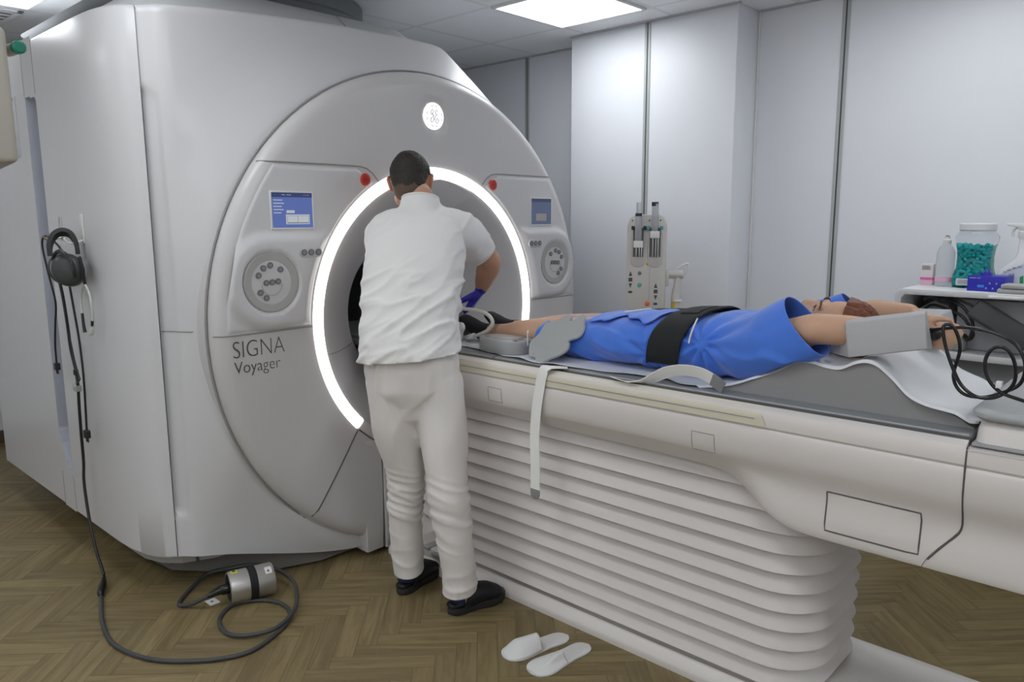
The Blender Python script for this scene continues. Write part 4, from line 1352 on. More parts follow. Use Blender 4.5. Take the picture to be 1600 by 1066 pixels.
loft(b, [(-1.52, 2.29, 1.04), (-1.40, 2.29, 1.045), (-1.27, 2.29, 1.05), (-1.12, 2.29, 1.07), (-1.01, 2.29, 1.085)], [(0.165, 0.075), (0.15, 0.08), (0.14, 0.08), (0.155, 0.08), (0.15, 0.065)], Yv)
for S_, E_, W_ in ((nS, nE, nW), (fS, fE, fW)):
    loft(b, [Vector((-1.03, 2.29, 1.08)).lerp(S_, 0.6), S_, S_.lerp(E_, 0.5), E_], [0.055, 0.052, 0.049, 0.043], UP)
    loft(b, [E_, E_.lerp(W_, 0.3), E_.lerp(W_, 0.7), W_], [(0.043, 0.041), (0.042, 0.038), (0.033, 0.030), (0.028, 0.023)], UP)
hand(b, nW, (0.88, -0.38, -0.05), (-0.3, 0.75, 0.35), (0.1, -0.2, 0.9), (84, 86, 88, 90), scale=0.80, thumb=1.0)
hand(b, fW, (0.90, -0.1, -0.15), (0, 0, -1), (0.3, -0.9, 0.1), (75, 78, 80, 82), scale=0.78)
for yk, yh, ya in ((2.205, 2.215, 2.215), (2.375, 2.365, 2.365)):
    loft(b, [(-1.50, yh, 1.035), (-1.68, yh - 0.003, 1.035), (-1.86, yk, 1.035), (-1.98, yk + 0.003, 1.020), (-2.10, ya, 1.005), (-2.19, ya, 1.000)], [0.078, 0.070, 0.052, (0.050, 0.049), (0.037, 0.037), (0.031, 0.034)], Yv)
    loft(b, [(-2.20, ya, 0.995), (-2.235, ya, 1.0), (-2.28, ya, 1.022), (-2.325, ya, 1.044)], [(0.030, 0.032), (0.032, 0.030), (0.034, 0.022), (0.030, 0.012)], Yv)
meld(b, 0.0062, 3).build('body', SKINP, pat, ang=180)
# face details
def part(name, mt, fn, parent=pat):
    b = B(); fn(b); return b.build(name, mt, parent, ang=180)
for s in (-1, 1):
    e = part('eye', mat('eye_white', (0.5, 0.48, 0.45), 0.25), lambda b: b.ell(q(s * 0.031, 0.0795, 0.0005), (0.0115, 0.0085, 0.0065), n=10, M=MP.to_3x3()))
    part('iris', mat('dark_iris', (0.03, 0.02, 0.012), 0.2), lambda b: b.ell(q(s * 0.031, 0.0862, 0.001), (0.0052, 0.0022, 0.0052), n=8, M=MP.to_3x3()), e)
    part('eyelashes', mat('lash_dark', (0.03, 0.018, 0.012), 0.7), lambda b: b.tube([q(s * 0.018, 0.083, 0.002), q(s * 0.025, 0.088, 0.0075), q(s * 0.035, 0.087, 0.0075), q(s * 0.047, 0.078, 0.001)], [0.0006, 0.0018, 0.0018, 0.0006], n=6))
    part('eyebrow', mat('brow_brown', (0.13, 0.06, 0.035), 0.8), lambda b: b.tube([q(s * 0.013, 0.0925, 0.022), q(s * 0.028, 0.0915, 0.0265), q(s * 0.042, 0.083, 0.025), q(s * 0.052, 0.073, 0.018)], [0.0022, 0.0032, 0.0028, 0.001], n=6))
part('lips', mat('lip_pink', (0.42, 0.13, 0.11), 0.45), lambda b: loft(b, [q(-0.021, 0.083, -0.061), q(-0.008, 0.0925, -0.0585), q(0, 0.093, -0.0595), q(0.008, 0.0925, -0.0585), q(0.021, 0.083, -0.061)], [0.0025, 0.0055, 0.0055, 0.0055, 0.0025], pu, n=12))
# hair
b = B()
R3 = MP.to_3x3()
b.ell(q(0, -0.022, 0.042), (0.086, 0.106, 0.098), n=24, M=R3)
b.ell(q(0, -0.075, 0.015), (0.085, 0.050, 0.075), n=20, M=R3)
b = meld(b, 0.0045, 3)
MPI = MP.inverted()
def hl(v):
    p = MPI @ v
    lim = interps([(-0.11, -0.05), (-0.03, -0.02), (0.0, 0.0), (0.05, 0.015), (0.075, 0.045), (0.10, 0.075), (0.125, 0.09)], p.z)
    lim -= 0.25 * max(0, abs(p.x) - 0.045)
    return p.y < lim
b = cutaway(b, hl)
displace(b, lambda p, n: 0.004 * noise.noise(Vector((p.x * 18, p.y * 90, p.z * 70))) + 0.003 * noise.noise(Vector((p.x * 30, p.y * 200, p.z * 150))))
hr = b.build('hair', HAIRR, pat, ang=180)
rnd = random.Random(7)
b = B()
for i in range(46):
    y0 = rnd.uniform(-0.07, 0.07); z0 = rnd.uniform(-0.01, 0.02)
    p0 = q(y0, -0.03 + z0, 0.115 - abs(y0) * 0.4)
    p1 = q(y0 * 1.15, -0.085, 0.085)
    p2 = q(y0 * 1.25 + 0.01, -0.118, 0.0)
    p3 = Vector((-0.90 + rnd.uniform(-0.03, 0.05), 2.275 - abs(y0) * 2.0 + rnd.uniform(-0.05, 0.02), 1.066 + rnd.uniform(0, 0.008)))
    b.tube([p0, p1, p2, p3], [0.002, 0.0035, 0.0035, 0.0015], n=5, smooth=4)
b.build('hair_strands', HAIRR, hr, ang=180)
# socks and ankle tattoo
for ya in (2.215, 2.365):
    b = B()
    loft(b, [(-2.165, ya, 0.999), (-2.20, ya, 0.997), (-2.238, ya, 1.002), (-2.285, ya, 1.022), (-2.33, ya, 1.045)], [(0.037, 0.039), (0.036, 0.038), (0.038, 0.036), (0.039, 0.028), (0.034, 0.017)], Yv)
    loft(b, [(-2.205, ya, 0.996), (-2.225, ya, 0.985)], [(0.032, 0.03), (0.028, 0.026)], Yv)
    b = meld(b, 0.005, 3)
    b = cutaway(b, lambda v: v.x < -2.172)
    b.build('sock', BSOCK, pat, ang=180)
b = B()
for k, x0 in enumerate((-2.142, -2.130, -2.118)):
    pts = []
    for a in range(100, 290, 8):
        r = radians(a)
        rr_ = 0.0362 + (x0 + 2.15) * 0.05
        x = x0 + 0.006 * sin(a * 0.35 + k * 2.1)
        pts.append((x, 2.215 + rr_ * 1.0 * cos(r), 1.0035 + (x0 + 2.14) * 0.05 + rr_ * sin(r)))
    b.tube(pts, 0.0011, n=5, smooth=1)
b.build('ankle_tattoo', mat('tattoo_ink', (0.07, 0.06, 0.06), 0.6), pat)

# gown
GS = [(-1.86, 1.018, 0.165, 0.058), (-1.72, 1.028, 0.172, 0.068), (-1.60, 1.036, 0.188, 0.080), (-1.46, 1.043, 0.210, 0.088), (-1.33, 1.048, 0.198, 0.094), (-1.20, 1.053, 0.203, 0.100), (-1.08, 1.066, 0.205, 0.098), (-0.99, 1.084, 0.195, 0.088)]
def gring(x, off=0.0):
    return (interps([(a[0], a[1]) for a in GS], x), interps([(a[0], a[2]) for a in GS], x) + off, interps([(a[0], a[3]) for a in GS], x) + off)
def gpt(x, ang, off=0.0):
    """point on the gown at angle (degrees, 90 = top, 180 = near side)"""
    zc, hw, hh = gring(x, off)
    a = radians(ang); e = 2 / 2.5
    return Vector((x, 2.29 + hw * math.copysign(abs(cos(a)) ** e, cos(a)), max(zc + hh * math.copysign(abs(sin(a)) ** e, sin(a)), lie(x) + 0.002)))
b = B()
loft(b, [(g[0], 2.29, g[1]) for g in GS], [(g[2], g[3]) for g in GS], Yv, n=56, p=2.5)
loft(b, [(-0.99, 2.29, 1.084), (-0.935, 2.287, 1.10)], [(0.15, 0.075), (0.085, 0.060)], Yv, n=32)
axn = Vector((0.70, -0.09, 0.71)).normalized()
axf = Vector((0.70, 0.12, 0.62)).normalized()
longn = Vector((0.135, -0.10, -0.145)).normalized()
longf = Vector((0.135, 0.10, -0.135)).normalized()
oN = Vector((-0.822, 2.082, 1.166)); oF = Vector((-0.815, 2.50, 1.155))
loft(b, [(-1.09, 2.17, 1.055), (-1.00, 2.135, 1.075), (-0.92, 2.105, 1.110), oN, oN + axn * 0.05], [(0.085, 0.085), (0.095, 0.090), (0.104, 0.082), (0.104, 0.064), (0.104, 0.060)], longn, n=32)
loft(b, [(-1.08, 2.41, 1.06), (-1.00, 2.44, 1.08), (-0.92, 2.475, 1.11), oF, oF + axf * 0.05], [(0.085, 0.08), (0.088, 0.08), (0.090, 0.07), (0.090, 0.06), (0.09, 0.055)], longf, n=32)
b = meld(b, 0.007, 4)
b = cutplane(b, oN, axn, lambda v: v.y < 2.20 and v.x > -0.96)
b = cutplane(b, oF, axf, lambda v: v.y > 2.42 and v.x > -0.96)
b = cutplane(b, (-0.935, 2.29, 1.1), (1, 0, 0.1), lambda v: 2.19 < v.y < 2.39 and v.x > -0.99)
b = cutplane(b, (-1.84, 2.29, 1.0), (-1, 0.1, 0.1))
def gfold(p, n):
    d = 0.0
    # folds that fan out from a pinch at the waist side
    for (cx, cz, a0, amp, reach) in ((-1.145, 1.075, 0.0, 0.011, 0.16), (-1.345, 1.02, 0.0, 0.008, 0.14)):
        vx, vz = p.x - cx, p.z - cz + (p.y - 2.09) * 0.5
        r = hypot(vx, vz); th = atan2(vz, vx)
        if p.y < 2.42: d += amp * exp(-r / reach) * sstep(0.0, 0.03, r) * sin(th * 9 + 2 * noise.noise(p * 6))
    u = p.x * 0.94 - p.z * 0.34; v = p.x * 0.34 + p.z * 0.94
    d += 0.016 * sstep(-1.30, -1.42, p.x) * sstep(1.12, 1.04, p.z) * ridge(Vector((u * 3.5, v * 11, p.y * 5)), 2.2)
    d += 0.010 * sstep(-1.18, -1.05, p.x) * sstep(1.12, 1.06, p.z) * ridge(Vector((u * 4 + 3, v * 13 + 2, p.y * 6)), 2.0)
    d += 0.005 * noise.noise(p * 7) + 0.0025 * noise.noise(p * 19)
    # cinched under the belt
    d -= 0.006 * exp(-((p.x + 1.27) / 0.07) ** 2)
    return d
displace(b, gfold)
b.V = [(v[0], v[1], max(v[2], lie(v[0]) + 0.0025)) for v in b.V]
gw = b.build('gown', GOWN, pat, ang=180, fixn=False)
md = gw.modifiers.new('thickness', 'SOLIDIFY'); md.thickness = 0.0018; md.offset = -1
# overlapping front flap with wavy lower edge, lying on the thighs
b = B()
def flap(u, v):
    x = lerp(-1.62, -1.345, u)
    lo = 128 + 9 * sin(u * 9) + 5 * sin(u * 21 + 1)
    a = lerp(75, lo, v)
    return gpt(x, a, 0.0075 + 0.004 * v + 0.002 * sin(u * 17 + v * 3))
b.grid(50, 14, flap)
o = b.build('gown_flap', GOWN, pat, ang=180); md = o.modifiers.new('thickness', 'SOLIDIFY'); md.thickness = 0.0015
# white tie cords
b = B().tube([gpt(-1.235 + 0.05 * t + 0.02 * sin(t * 3), lerp(92, 172, t), 0.013) for t in [i / 14 for i in range(15)]], 0.0028, n=8, smooth=2)
b.build('tie_cord', WHITEP, pat)
b = B().tube([gpt(lerp(-1.50, -1.43, t), lerp(112, 97, t), 0.018) for t in [i / 5 for i in range(6)]], 0.0026, n=8, smooth=2)
b.build('tie_cord', WHITEP, pat)

# black belt round the waist (a thing of its own)
BELT = mat('black_neoprene', (0.010, 0.011, 0.012), 0.75, bump=0.2, bscale=300)
b = B()
def beltf(u, v):
    a = lerp(20, 205, v)
    xc = lerp(-1.325, -1.205, u) + 0.030 * sin(radians(a)) - 0.010
    p_ = gpt(xc, a, 0.010)
    edge = min(u, 1 - u)
    return p_ + Vector((0, 0, 0.003 * sstep(0, 0.08, edge)))
b.grid(14, 50, beltf)
o = b.build('waist_belt', BELT, None, ang=180, label='wide black belt strapped round the waist of the lying person', cat='belt')
md = o.modifiers.new('thickness', 'SOLIDIFY'); md.thickness = 0.005; md.offset = 1
b = B().grid(10, 12, lambda u, v: gpt(lerp(-1.300, -1.235, u) + 0.03, lerp(88, 118, v), 0.0165))
o2 = b.build('belt_tab', BELT, o, ang=180); md = o2.modifiers.new('thickness', 'SOLIDIFY'); md.thickness = 0.004; md.offset = 1
b = B().ribbon([gpt(x, 84 - 4 * i, 0.008) for i, x in enumerate((-1.29, -1.40, -1.52, -1.64, -1.74))], 0.022, 0.003, (0, 1, 0.1))
b.build('leg_strap', BELT, None, label='thin black strap running along the gown over the legs', cat='strap')

# ---------------------------------------------------------------- cushions and sheet
b = B()
top = [(x, z) for x, z in [(-1.165 + (0.77) * i / 60, 0) for i in range(61)]]
pts = [(x, lie(x) - 0.0035) for x, _ in top]
pts = [(p[0], max(p[1], 0.9575)) for p in pts] + [(-0.393, 0.9555), (-1.165, 0.9555)]
b.prism(pts, 2.052, 2.530, axis='y', bev=0.0)
b.build('wedge_cushion', FOAMG, None, ang=30, label='dark grey curved foam cushion on the mattress under the head and shoulders', cat='cushion')
b = B()
def nearY(x):
    y = interps([(-2.30, 2.08), (-2.1, 2.055), (-1.9, 2.02), (-1.727, 1.998), (-1.5, 2.02), (-1.25, 2.045), (-1.18, 2.015), (-1.05, 2.045), (-0.9, 2.046), (-0.6, 2.045), (-0.5, 2.038), (-0.42, 2.025), (-0.385, 2.045)], x)
    return y + 0.004 * sin(x * 40)
def farY(x):
    return interps([(-2.30, 2.50), (-0.7, 2.535), (-0.6, 2.535), (-0.53, 2.51), (-0.45, 2.46), (-0.40, 2.33), (-0.36, 2.10)], x)
def sheet(u, v):
    x = lerp(-2.30, -0.385, u)
    v = v * v if v < 0.2 else lerp(0.04, 1.0, (v - 0.2) / 0.8)
    y = lerp(nearY(x), farY(x), v)
    x += 0.02 * sin(v * 9) * sstep(0.95, 1, u)
    base = lie(x) if x < -0.52 else lie(x) + 0.006 * sstep(-0.52, -0.42, x) * (1 - 0.6 * v) + 0.006 * sstep(-0.44, -0.39, x)
    z = base + 0.0022
    e = min(v, 1 - v)
    z += 0.005 * (0.5 + 0.5 * sin(x * 23 + 2 * sin(x * 7))) * sstep(0.05, 0.0, e)
    z += 0.003 * ridge(Vector((x * 7, y * 3 + x * 2, 3)), 2) * sstep(-0.62, -0.5, x)
    if x > -1.2: z = max(z, lie(x) + 0.001)
    if x > -1.12: z -= 0.008 * sstep(0.016, 0.0, v)
    return (x, y, z)
b.grid(240, 30, sheet, flip=False)
o = b.build('paper_sheet', PAPER, None, ang=180, fixn=False, label='white paper sheet spread over the mattress and the wedge cushion', cat='sheet')
md = o.modifiers.new('thickness', 'SOLIDIFY'); md.thickness = 0.0010; md.offset = -1

def hexa(name, P, m, label, cat, bev=0.004, group=None):
    bm = bmesh.new()
    vs_ = [bm.verts.new(p) for p in P]
    for f in ((0, 1, 2, 3), (7, 6, 5, 4), (0, 4, 5, 1), (1, 5, 6, 2), (2, 6, 7, 3), (3, 7, 4, 0)):
        bm.faces.new([vs_[i] for i in f])
    bmesh.ops.recalc_face_normals(bm, faces=bm.faces)
    bmesh.ops.bevel(bm, geom=bm.edges[:], offset=bev, segments=3, profile=0.5, affect='EDGES')
    return B().bm(bm).build(name, m, None, label=label, cat=cat, group=group)
hexa('foam_block', [(-0.710, 2.048, 1.186), (-0.519, 2.048, 1.227), (-0.508, 2.048, 1.138), (-0.694, 2.048, 1.094),
                    (-0.722, 2.10, 1.190), (-0.530, 2.10, 1.229), (-0.516, 2.135, 1.125), (-0.785, 2.135, 1.088)], FOAML,
     'pale grey foam block in front of the raised near arm', 'foam block')
hexa('foam_block', [(-0.745, 2.495, 1.150), (-0.604, 2.405, 1.158), (-0.580, 2.405, 1.095), (-0.745, 2.405, 1.094),
                    (-0.716, 2.535, 1.184), (-0.572, 2.535, 1.189), (-0.545, 2.535, 1.093), (-0.716, 2.535, 1.093)], FOAML,
     'pale grey foam block behind the hands of the lying person, beside the far arm', 'foam block')

# flexible coil draped over the shins
out = [(-1.815, 2.056, 0.991), (-1.793, 2.031, 0.96), (-1.766, 2.031, 0.959), (-1.747, 2.018, 0.943), (-1.724, 2.018, 0.944), (-1.699, 2.032, 0.961), (-1.66, 2.047, 0.98), (-1.639, 2.063, 1.0), (-1.645, 2.079, 1.02), (-1.652, 2.085, 1.027), (-1.619, 2.095, 1.04), (-1.609, 2.108, 1.056), (-1.613, 2.125, 1.077), (-1.623, 2.133, 1.088), (-1.627, 2.145, 1.102), (-1.642, 2.156, 1.116), (-1.654, 2.152, 1.111), (-1.666, 2.142, 1.099), (-1.682, 2.134, 1.088), (-1.687, 2.138, 1.093), (-1.687, 2.145, 1.103), (-1.705, 2.152, 1.111), (-1.725, 2.144, 1.102), (-1.747, 2.134, 1.088), (-1.773, 2.126, 1.079), (-1.791, 2.122, 1.073), (-1.796, 2.109, 1.058), (-1.799, 2.094, 1.038), (-1.81, 2.081, 1.022), (-1.82, 2.068, 1.006)]
def smooth_loop(L, k=3):
    P = [Vector(p) for p in L]; N = len(P); Q = []
    for i in range(N):
        p0, p1, p2, p3 = P[i - 1], P[i], P[(i + 1) % N], P[(i + 2) % N]
        for j in range(k):
            t = j / k
            Q.append(0.5 * ((2 * p1) + (p2 - p0) * t + (2 * p0 - 5 * p1 + 4 * p2 - p3) * t * t + (3 * p1 - p0 - 3 * p2 + p3) * t ** 3))
    return Q
cn = Vector((0, -1, 0.8)).normalized()
Q = [p + cn * 0.012 for p in smooth_loop(out)]
cc = sum(Q, Vector()) / len(Q)
def inset(L, d):
    n = len(L); R_ = []
    for i in range(n):
        t = (L[(i + 1) % n] - L[i - 1]).normalized()
        R_.append(L[i] + t.cross(cn) * d)
    return R_
sg = 1 if (inset(Q, 0.001)[0] - cc).length < (Q[0] - cc).length else -1
b = B()
rings_ = [[p - cn * 0.003 for p in inset(Q, sg * 0.002)], Q, [p + cn * 0.003 for p in inset(Q, sg * 0.0005)], [p + cn * 0.0065 for p in inset(Q, sg * 0.003)]]
b.rings(rings_)
b.build('flexible_coil', mat('coil_skin_grey', (0.36, 0.375, 0.375), 0.6, bump=0.15, bscale=300), None, ang=50, label='wavy-edged light grey flexible pad draped over the legs of the lying person', cat='coil')

# hard grey coil box on the sheet beside the ankles
b = B()
outl = [(-2.075, 2.050), (-2.01, 2.030), (-1.93, 2.026), (-1.880, 2.052), (-1.866, 2.10), (-1.872, 2.165), (-1.90, 2.172), (-1.985, 2.168), (-2.05, 2.160), (-2.095, 2.135), (-2.102, 2.085)]
Q2 = smooth_loop([(x, y, 0) for x, y in outl], 4)
c2 = sum(Q2, Vector()) / len(Q2)
def ring2(z, k): return [(c2.x + (p.x - c2.x) * k, c2.y + (p.y - c2.y) * k, z) for p in Q2]
cb = b.rings([ring2(0.9600, 0.97), ring2(0.965, 1.0), ring2(1.003, 1.0), ring2(1.010, 0.98), ring2(1.012, 0.94)]).build('coil_box', mat('coil_box_grey', (0.33, 0.335, 0.34), 0.5), None, ang=50, label='rounded hard grey coil box on the white sheet beside the ankles', cat='coil')
B().rings([[(c2.x - 0.015 + (p.x - c2.x) * k, c2.y + (p.y - c2.y) * k, z) for p in Q2] for z, k in ((1.011, 0.70), (1.0145, 0.69), (1.015, 0.6))]).build('lid', mat('lid_brown_grey', (0.30, 0.275, 0.265), 0.35), cb, ang=40)
B().box(-1.905, -1.885, 2.05, 2.10, 0.998, 1.0145, bev=0.002).build('clasp', DARKG, cb)
tg = B().box(-1.862, -1.858, 2.075, 2.098, 0.998, 1.052, M=Matrix.Translation((-1.86, 2.09, 1.0)) @ Matrix.Rotation(radians(35), 4, 'Z') @ Matrix.Rotation(radians(12), 4, 'X') @ Matrix.Translation((1.86, -2.09, -1.0)))
lb = tg.build('label_tag', WHITEP, cb)
b = B()
for k in range(5):
    b.box(-1.8578, -1.8574, 2.079, 2.094, 1.008 + k * 0.008, 1.0105 + k * 0.008, M=Matrix.Translation((-1.86, 2.09, 1.0)) @ Matrix.Rotation(radians(35), 4, 'Z') @ Matrix.Rotation(radians(12), 4, 'X') @ Matrix.Translation((1.86, -2.09, -1.0)))
b.build('tag_print', INK, lb, smooth=False)

# white straps
STR = mat('white_strap', (0.82, 0.82, 0.80), 0.8, bump=0.2, bscale=300)
b = B().ribbon([(-1.60, 2.00, 0.9575), (-1.635, 1.972, 0.9585), (-1.652, 1.953, 0.9565), (-1.661, 1.944, 0.945), (-1.672, 1.9415, 0.90), (-1.690, 1.9405, 0.80), (-1.697, 1.940, 0.70), (-1.694, 1.940, 0.60), (-1.695, 1.940, 0.515)], 0.042, 0.0025, (1, 0, 0))
st = b.build('securing_strap', STR, None, label='white strap hanging straight down the near side of the table', cat='strap', ang=60)
b = B()
tp = [(-1.716, 0.517), (-1.674, 0.517), (-1.674, 0.500), (-1.678, 0.489), (-1.686, 0.481), (-1.695, 0.478), (-1.704, 0.481), (-1.712, 0.489), (-1.716, 0.500)]
b.prism(tp, 1.938, 1.9425, axis='y', bev=0.0008).build('tip', mat('strap_tip_grey', (0.25, 0.255, 0.26), 0.5), st)
b = B().ribbon([(-1.395, 1.985, 0.951), (-1.36, 1.975, 0.951), (-1.32, 1.972, 0.953), (-1.285, 1.975, 0.957), (-1.255, 1.992, 0.970), (-1.215, 2.002, 0.992), (-1.16, 2.006, 1.006), (-1.10, 2.006, 1.005), (-1.06, 2.004, 0.992)],
               0.040, 0.0025, [(0.1, -1, 0.5), (0.1, -1, 0.4), (0.3, -1, 0.1), (0.3, -1, 0.5), (-0.2, -0.8, 0.8), (0, -0.5, 1), (0.1, -0.5, 1), (0.2, -0.4, 1), (0.5, -0.3, 1)])
st = b.build('securing_strap', STR, None, label='white strap lying twisted on the table edge beside the waist of the lying person', cat='strap', ang=60)
b = B().ribbon([(-1.062, 2.0035, 0.993), (-1.040, 2.002, 0.982), (-1.022, 2.001, 0.972)], 0.041, 0.004, [(0.5, -0.3, 1), (0.6, -0.3, 1), (0.7, -0.3, 0.8)])
b.build('tip', mat('strap_tip_grey', (0.25, 0.255, 0.26), 0.5), st)

# squeeze bulb and black cable in the near hand
cab = [(-0.535, 2.115, 1.175), (-0.47, 2.09, 1.190), (-0.429, 2.075, 1.196), (-0.375, 2.07, 1.189), (-0.329, 2.065, 1.167), (-0.306, 2.06, 1.124), (-0.312, 2.06, 1.078), (-0.345, 2.055, 1.052), (-0.385, 2.05, 1.036), (-0.425, 2.045, 1.042), (-0.446, 2.045, 1.080), (-0.436, 2.04, 1.150), (-0.452, 2.035, 1.199), (-0.473, 2.03, 1.200), (-0.464, 2.03, 1.150), (-0.441, 2.03, 1.092), (-0.421, 2.03, 1.060), (-0.39, 2.03, 1.040), (-0.350, 2.03, 1.046), (-0.320, 2.03, 1.081), (-0.321, 2.025, 1.130), (-0.340, 2.02, 1.162), (-0.365, 2.02, 1.160), (-0.378, 2.02, 1.130), (-0.371, 2.02, 1.092), (-0.345, 2.02, 1.062), (-0.300, 2.02, 1.048), (-0.22, 2.03, 1.032), (-0.1, 2.05, 1.028)]
b = B().tube(cab, 0.0042, n=10, smooth=6)
cb_ = b.build('alarm_cable', mat('glossy_black_cable', (0.010, 0.010, 0.011), 0.2), None, ang=180, label='glossy black cable looping from the near hand to the head end of the table', cat='cable')
B().ell((-0.520, 2.128, 1.165), (0.022, 0.017, 0.017), n=12).build('squeeze_bulb', BLACK, cb_)
B().box(-0.352, -0.340, 2.012, 2.030, 1.07, 1.085, bev=0.001, M=Matrix.Identity(4)).build('cable_tag', WHITEP, cb_)

# white connector cable at the foot end, held by the gloved hand
b = B()
loft(b, [(-2.36, 2.16, 1.145), (-2.315, 2.14, 1.125), (-2.27, 2.125, 1.108)], [(0.022, 0.020), (0.022, 0.020), (0.016, 0.015)], UP, n=20)
WC = mat('ivory_cable', (0.62, 0.60, 0.53), 0.45)
o = b.build('coil_connector', WHITEP, None, ang=50, label='white connector with curved ivory cable beside the black socks', cat='cable')
B().tube([(-2.275, 2.127, 1.110), (-2.246, 2.12, 1.102), (-2.20, 2.12, 1.101), (-2.161, 2.12, 1.100), (-2.1, 2.12, 1.088), (-2.069, 2.115, 1.062), (-2.09, 2.115, 1.030), (-2.145, 2.12, 1.005), (-2.22, 2.14, 0.985), (-2.28, 2.18, 0.972)], 0.0075, n=12, smooth=6).build('cable', WC, o)
B().tube([(-2.19, 2.13, 0.995), (-2.22, 2.14, 0.985), (-2.28, 2.18, 0.972)], 0.0105, n=12, smooth=4).build('sleeve', WHITEP, o)
b = B(); loft(b, [(-2.30, 2.14, 0.975), (-2.28, 2.13, 1.01), (-2.245, 2.12, 1.028)], [(0.012, 0.03), (0.014, 0.032), (0.010, 0.018)], Yv, n=20)
b.build('coil_paddle', WHITEP, None, ang=60, label='small rounded white paddle standing by the thigh of the standing person', cat='coil')
b = B().box(-0.016, 0.016, -0.03, 0.03, -0.06, 0.06, bev=0.006, M=Matrix.Translation((-2.345, 2.20, 1.03)) @ Matrix.Rotation(radians(-32), 4, 'Y') @ Matrix.Rotation(radians(10), 4, 'Z'))
b.build('foot_rest', DARKG, None, label='small dark grey support leaning against the black socks', cat='support')
# ================================================================ cart by the wall
CARTW = mat('cart_white', (0.66, 0.67, 0.68), 0.4)
CARTG = mat('cart_shade_grey', (0.24, 0.25, 0.26), 0.6)
cart = thing('supply_cart', 'white shelf cart by the wall, holding bottles on top and pads on its shelves', 'cart', (-0.50, 3.75, 0))
CX0, CX1, CY0, CY1, CZ = -1.012, 0.12, 3.50, 4.02, 1.160
def rc(x0, x1, z0, z1, r):     # side panel outline with rounded top corner
    return
b = B()
pts = [(CX0, 0.05), (CX0, CZ - 0.03)] + [(CX0 + 0.03 - 0.03 * cos(radians(a)), CZ - 0.03 + 0.03 * sin(radians(a))) for a in range(10, 91, 10)] + [(CX1, CZ), (CX1, CZ - 0.024), (CX0 + 0.04, CZ - 0.024), (CX0 + 0.026, CZ - 0.04), (CX0 + 0.026, 0.05)]
b.prism(pts, CY0, CY1, axis='y', bev=0.002)
b.build('frame', CARTW, cart, ang=35)
B().box(CX1 - 0.026, CX1, CY0, CY1, 0.05, CZ - 0.024, bev=0.002).build('side_panel', CARTW, cart)
B().box(CX0 + 0.026, CX1 - 0.026, CY1 - 0.02, CY1, 0.05, CZ - 0.024).build('back_panel', mat('cart_back', (0.66, 0.67, 0.69), 0.5), cart, smooth=False)
for z in (0.905, 0.55, 0.16):
    B().box(CX0 + 0.026, CX1 - 0.026, CY0 + 0.005, CY1 - 0.02, z - 0.026, z, bev=0.002).build('shelf', CARTW, cart)
B().box(CX0 + 0.03, CX1 - 0.03, CY0 + 0.12, CY1 - 0.03, 0.551, 0.86).build('shelf_shade_box', CARTG, cart, smooth=False)  # dark box stands in for the shaded interior below the shelf
B().box(-0.665, -0.46, CY0 - 0.014, CY0 + 0.002, CZ - 0.022, CZ - 0.010, bev=0.004).build('front_rail', WHITEP, cart)
for x in (CX0 + 0.05, CX1 - 0.05):
    for y in (CY0 + 0.05, CY1 - 0.05):
        B().lathe([(0.022, -0.012), (0.025, -0.008), (0.025, 0.008), (0.022, 0.012)], (x, y, 0.026), n=20, axis=(0, 1, 0)).build('wheel', DARKG, cart)
        B().lathe([(0.008, 0.04), (0.008, 0.052)], (x, y, 0), n=10).build('wheel_stem', METAL, cart)
TZ = CZ + 0.0005
# small pink and white carton
b = B().box(-0.981, -0.931, 3.742, 3.782, TZ, TZ + 0.093, bev=0.001)
c1 = b.build('medicine_box', mat('carton_white', (0.70, 0.66, 0.66), 0.5), None, label='small white carton with a pink band at the left end of the cart top', cat='box')
B().box(-0.9815, -0.9305, 3.7415, 3.7825, TZ + 0.022, TZ + 0.034).build('pink_band', mat('carton_pink', (0.70, 0.13, 0.42), 0.5), c1, smooth=False)
B().box(-0.9812, -0.9308, 3.7417, 3.7823, TZ + 0.0005, TZ + 0.022).build('pale_pink_base', mat('carton_pale_pink', (0.72, 0.48, 0.55), 0.5), c1, smooth=False)
b = B()
for k in range(4): b.box(-0.976, -0.945 + 0.004 * (k % 2), 3.7412, 3.742, TZ + 0.083 - 0.005 * k, TZ + 0.085 - 0.005 * k)
b.build('print', INK, c1, smooth=False)
# clear bottle with pink liquid
def glass(name, col, rough=0.03, ior=1.15):
    m = mat(name, col, rough, trans=1.0, ior=ior)
    return m
CLEAR = glass('clear_plastic', (0.93, 0.95, 0.96), 0.06)
bx, by = -0.884, 3.735
bt = B().lathe([(0.034, 0.0), (0.036, 0.004), (0.036, 0.135), (0.034, 0.150), (0.026, 0.168), (0.016, 0.180), (0.0145, 0.186), (0.0145, 0.196)], (bx, by, TZ), n=40).build('bottle', mat('milky_plastic', (0.80, 0.83, 0.84), 0.25, trans=0.75, ior=1.12), None, label='tall clear plastic bottle with a pink label, left of the plug jar', cat='bottle')
B().lathe([(0.0365, 0.020), (0.0368, 0.024), (0.0368, 0.034), (0.0365, 0.038)], (bx, by, TZ), n=40).build('pink_label', mat('label_pale_pink', (0.72, 0.42, 0.56), 0.5), bt)
B().lathe([(0.0165, 0.184), (0.0165, 0.200), (0.012, 0.204), (0.012, 0.214), (0.0, 0.215)], (bx, by, TZ), n=24).build('cap', WHITEP, bt)
B().lathe([(0.008, 0.215), (0.008, 0.219), (0, 0.219)], (bx, by, TZ), n=12).build('cap_seal', mat('seal_gold', (0.25, 0.17, 0.05), 0.4, metal=0.7), bt)
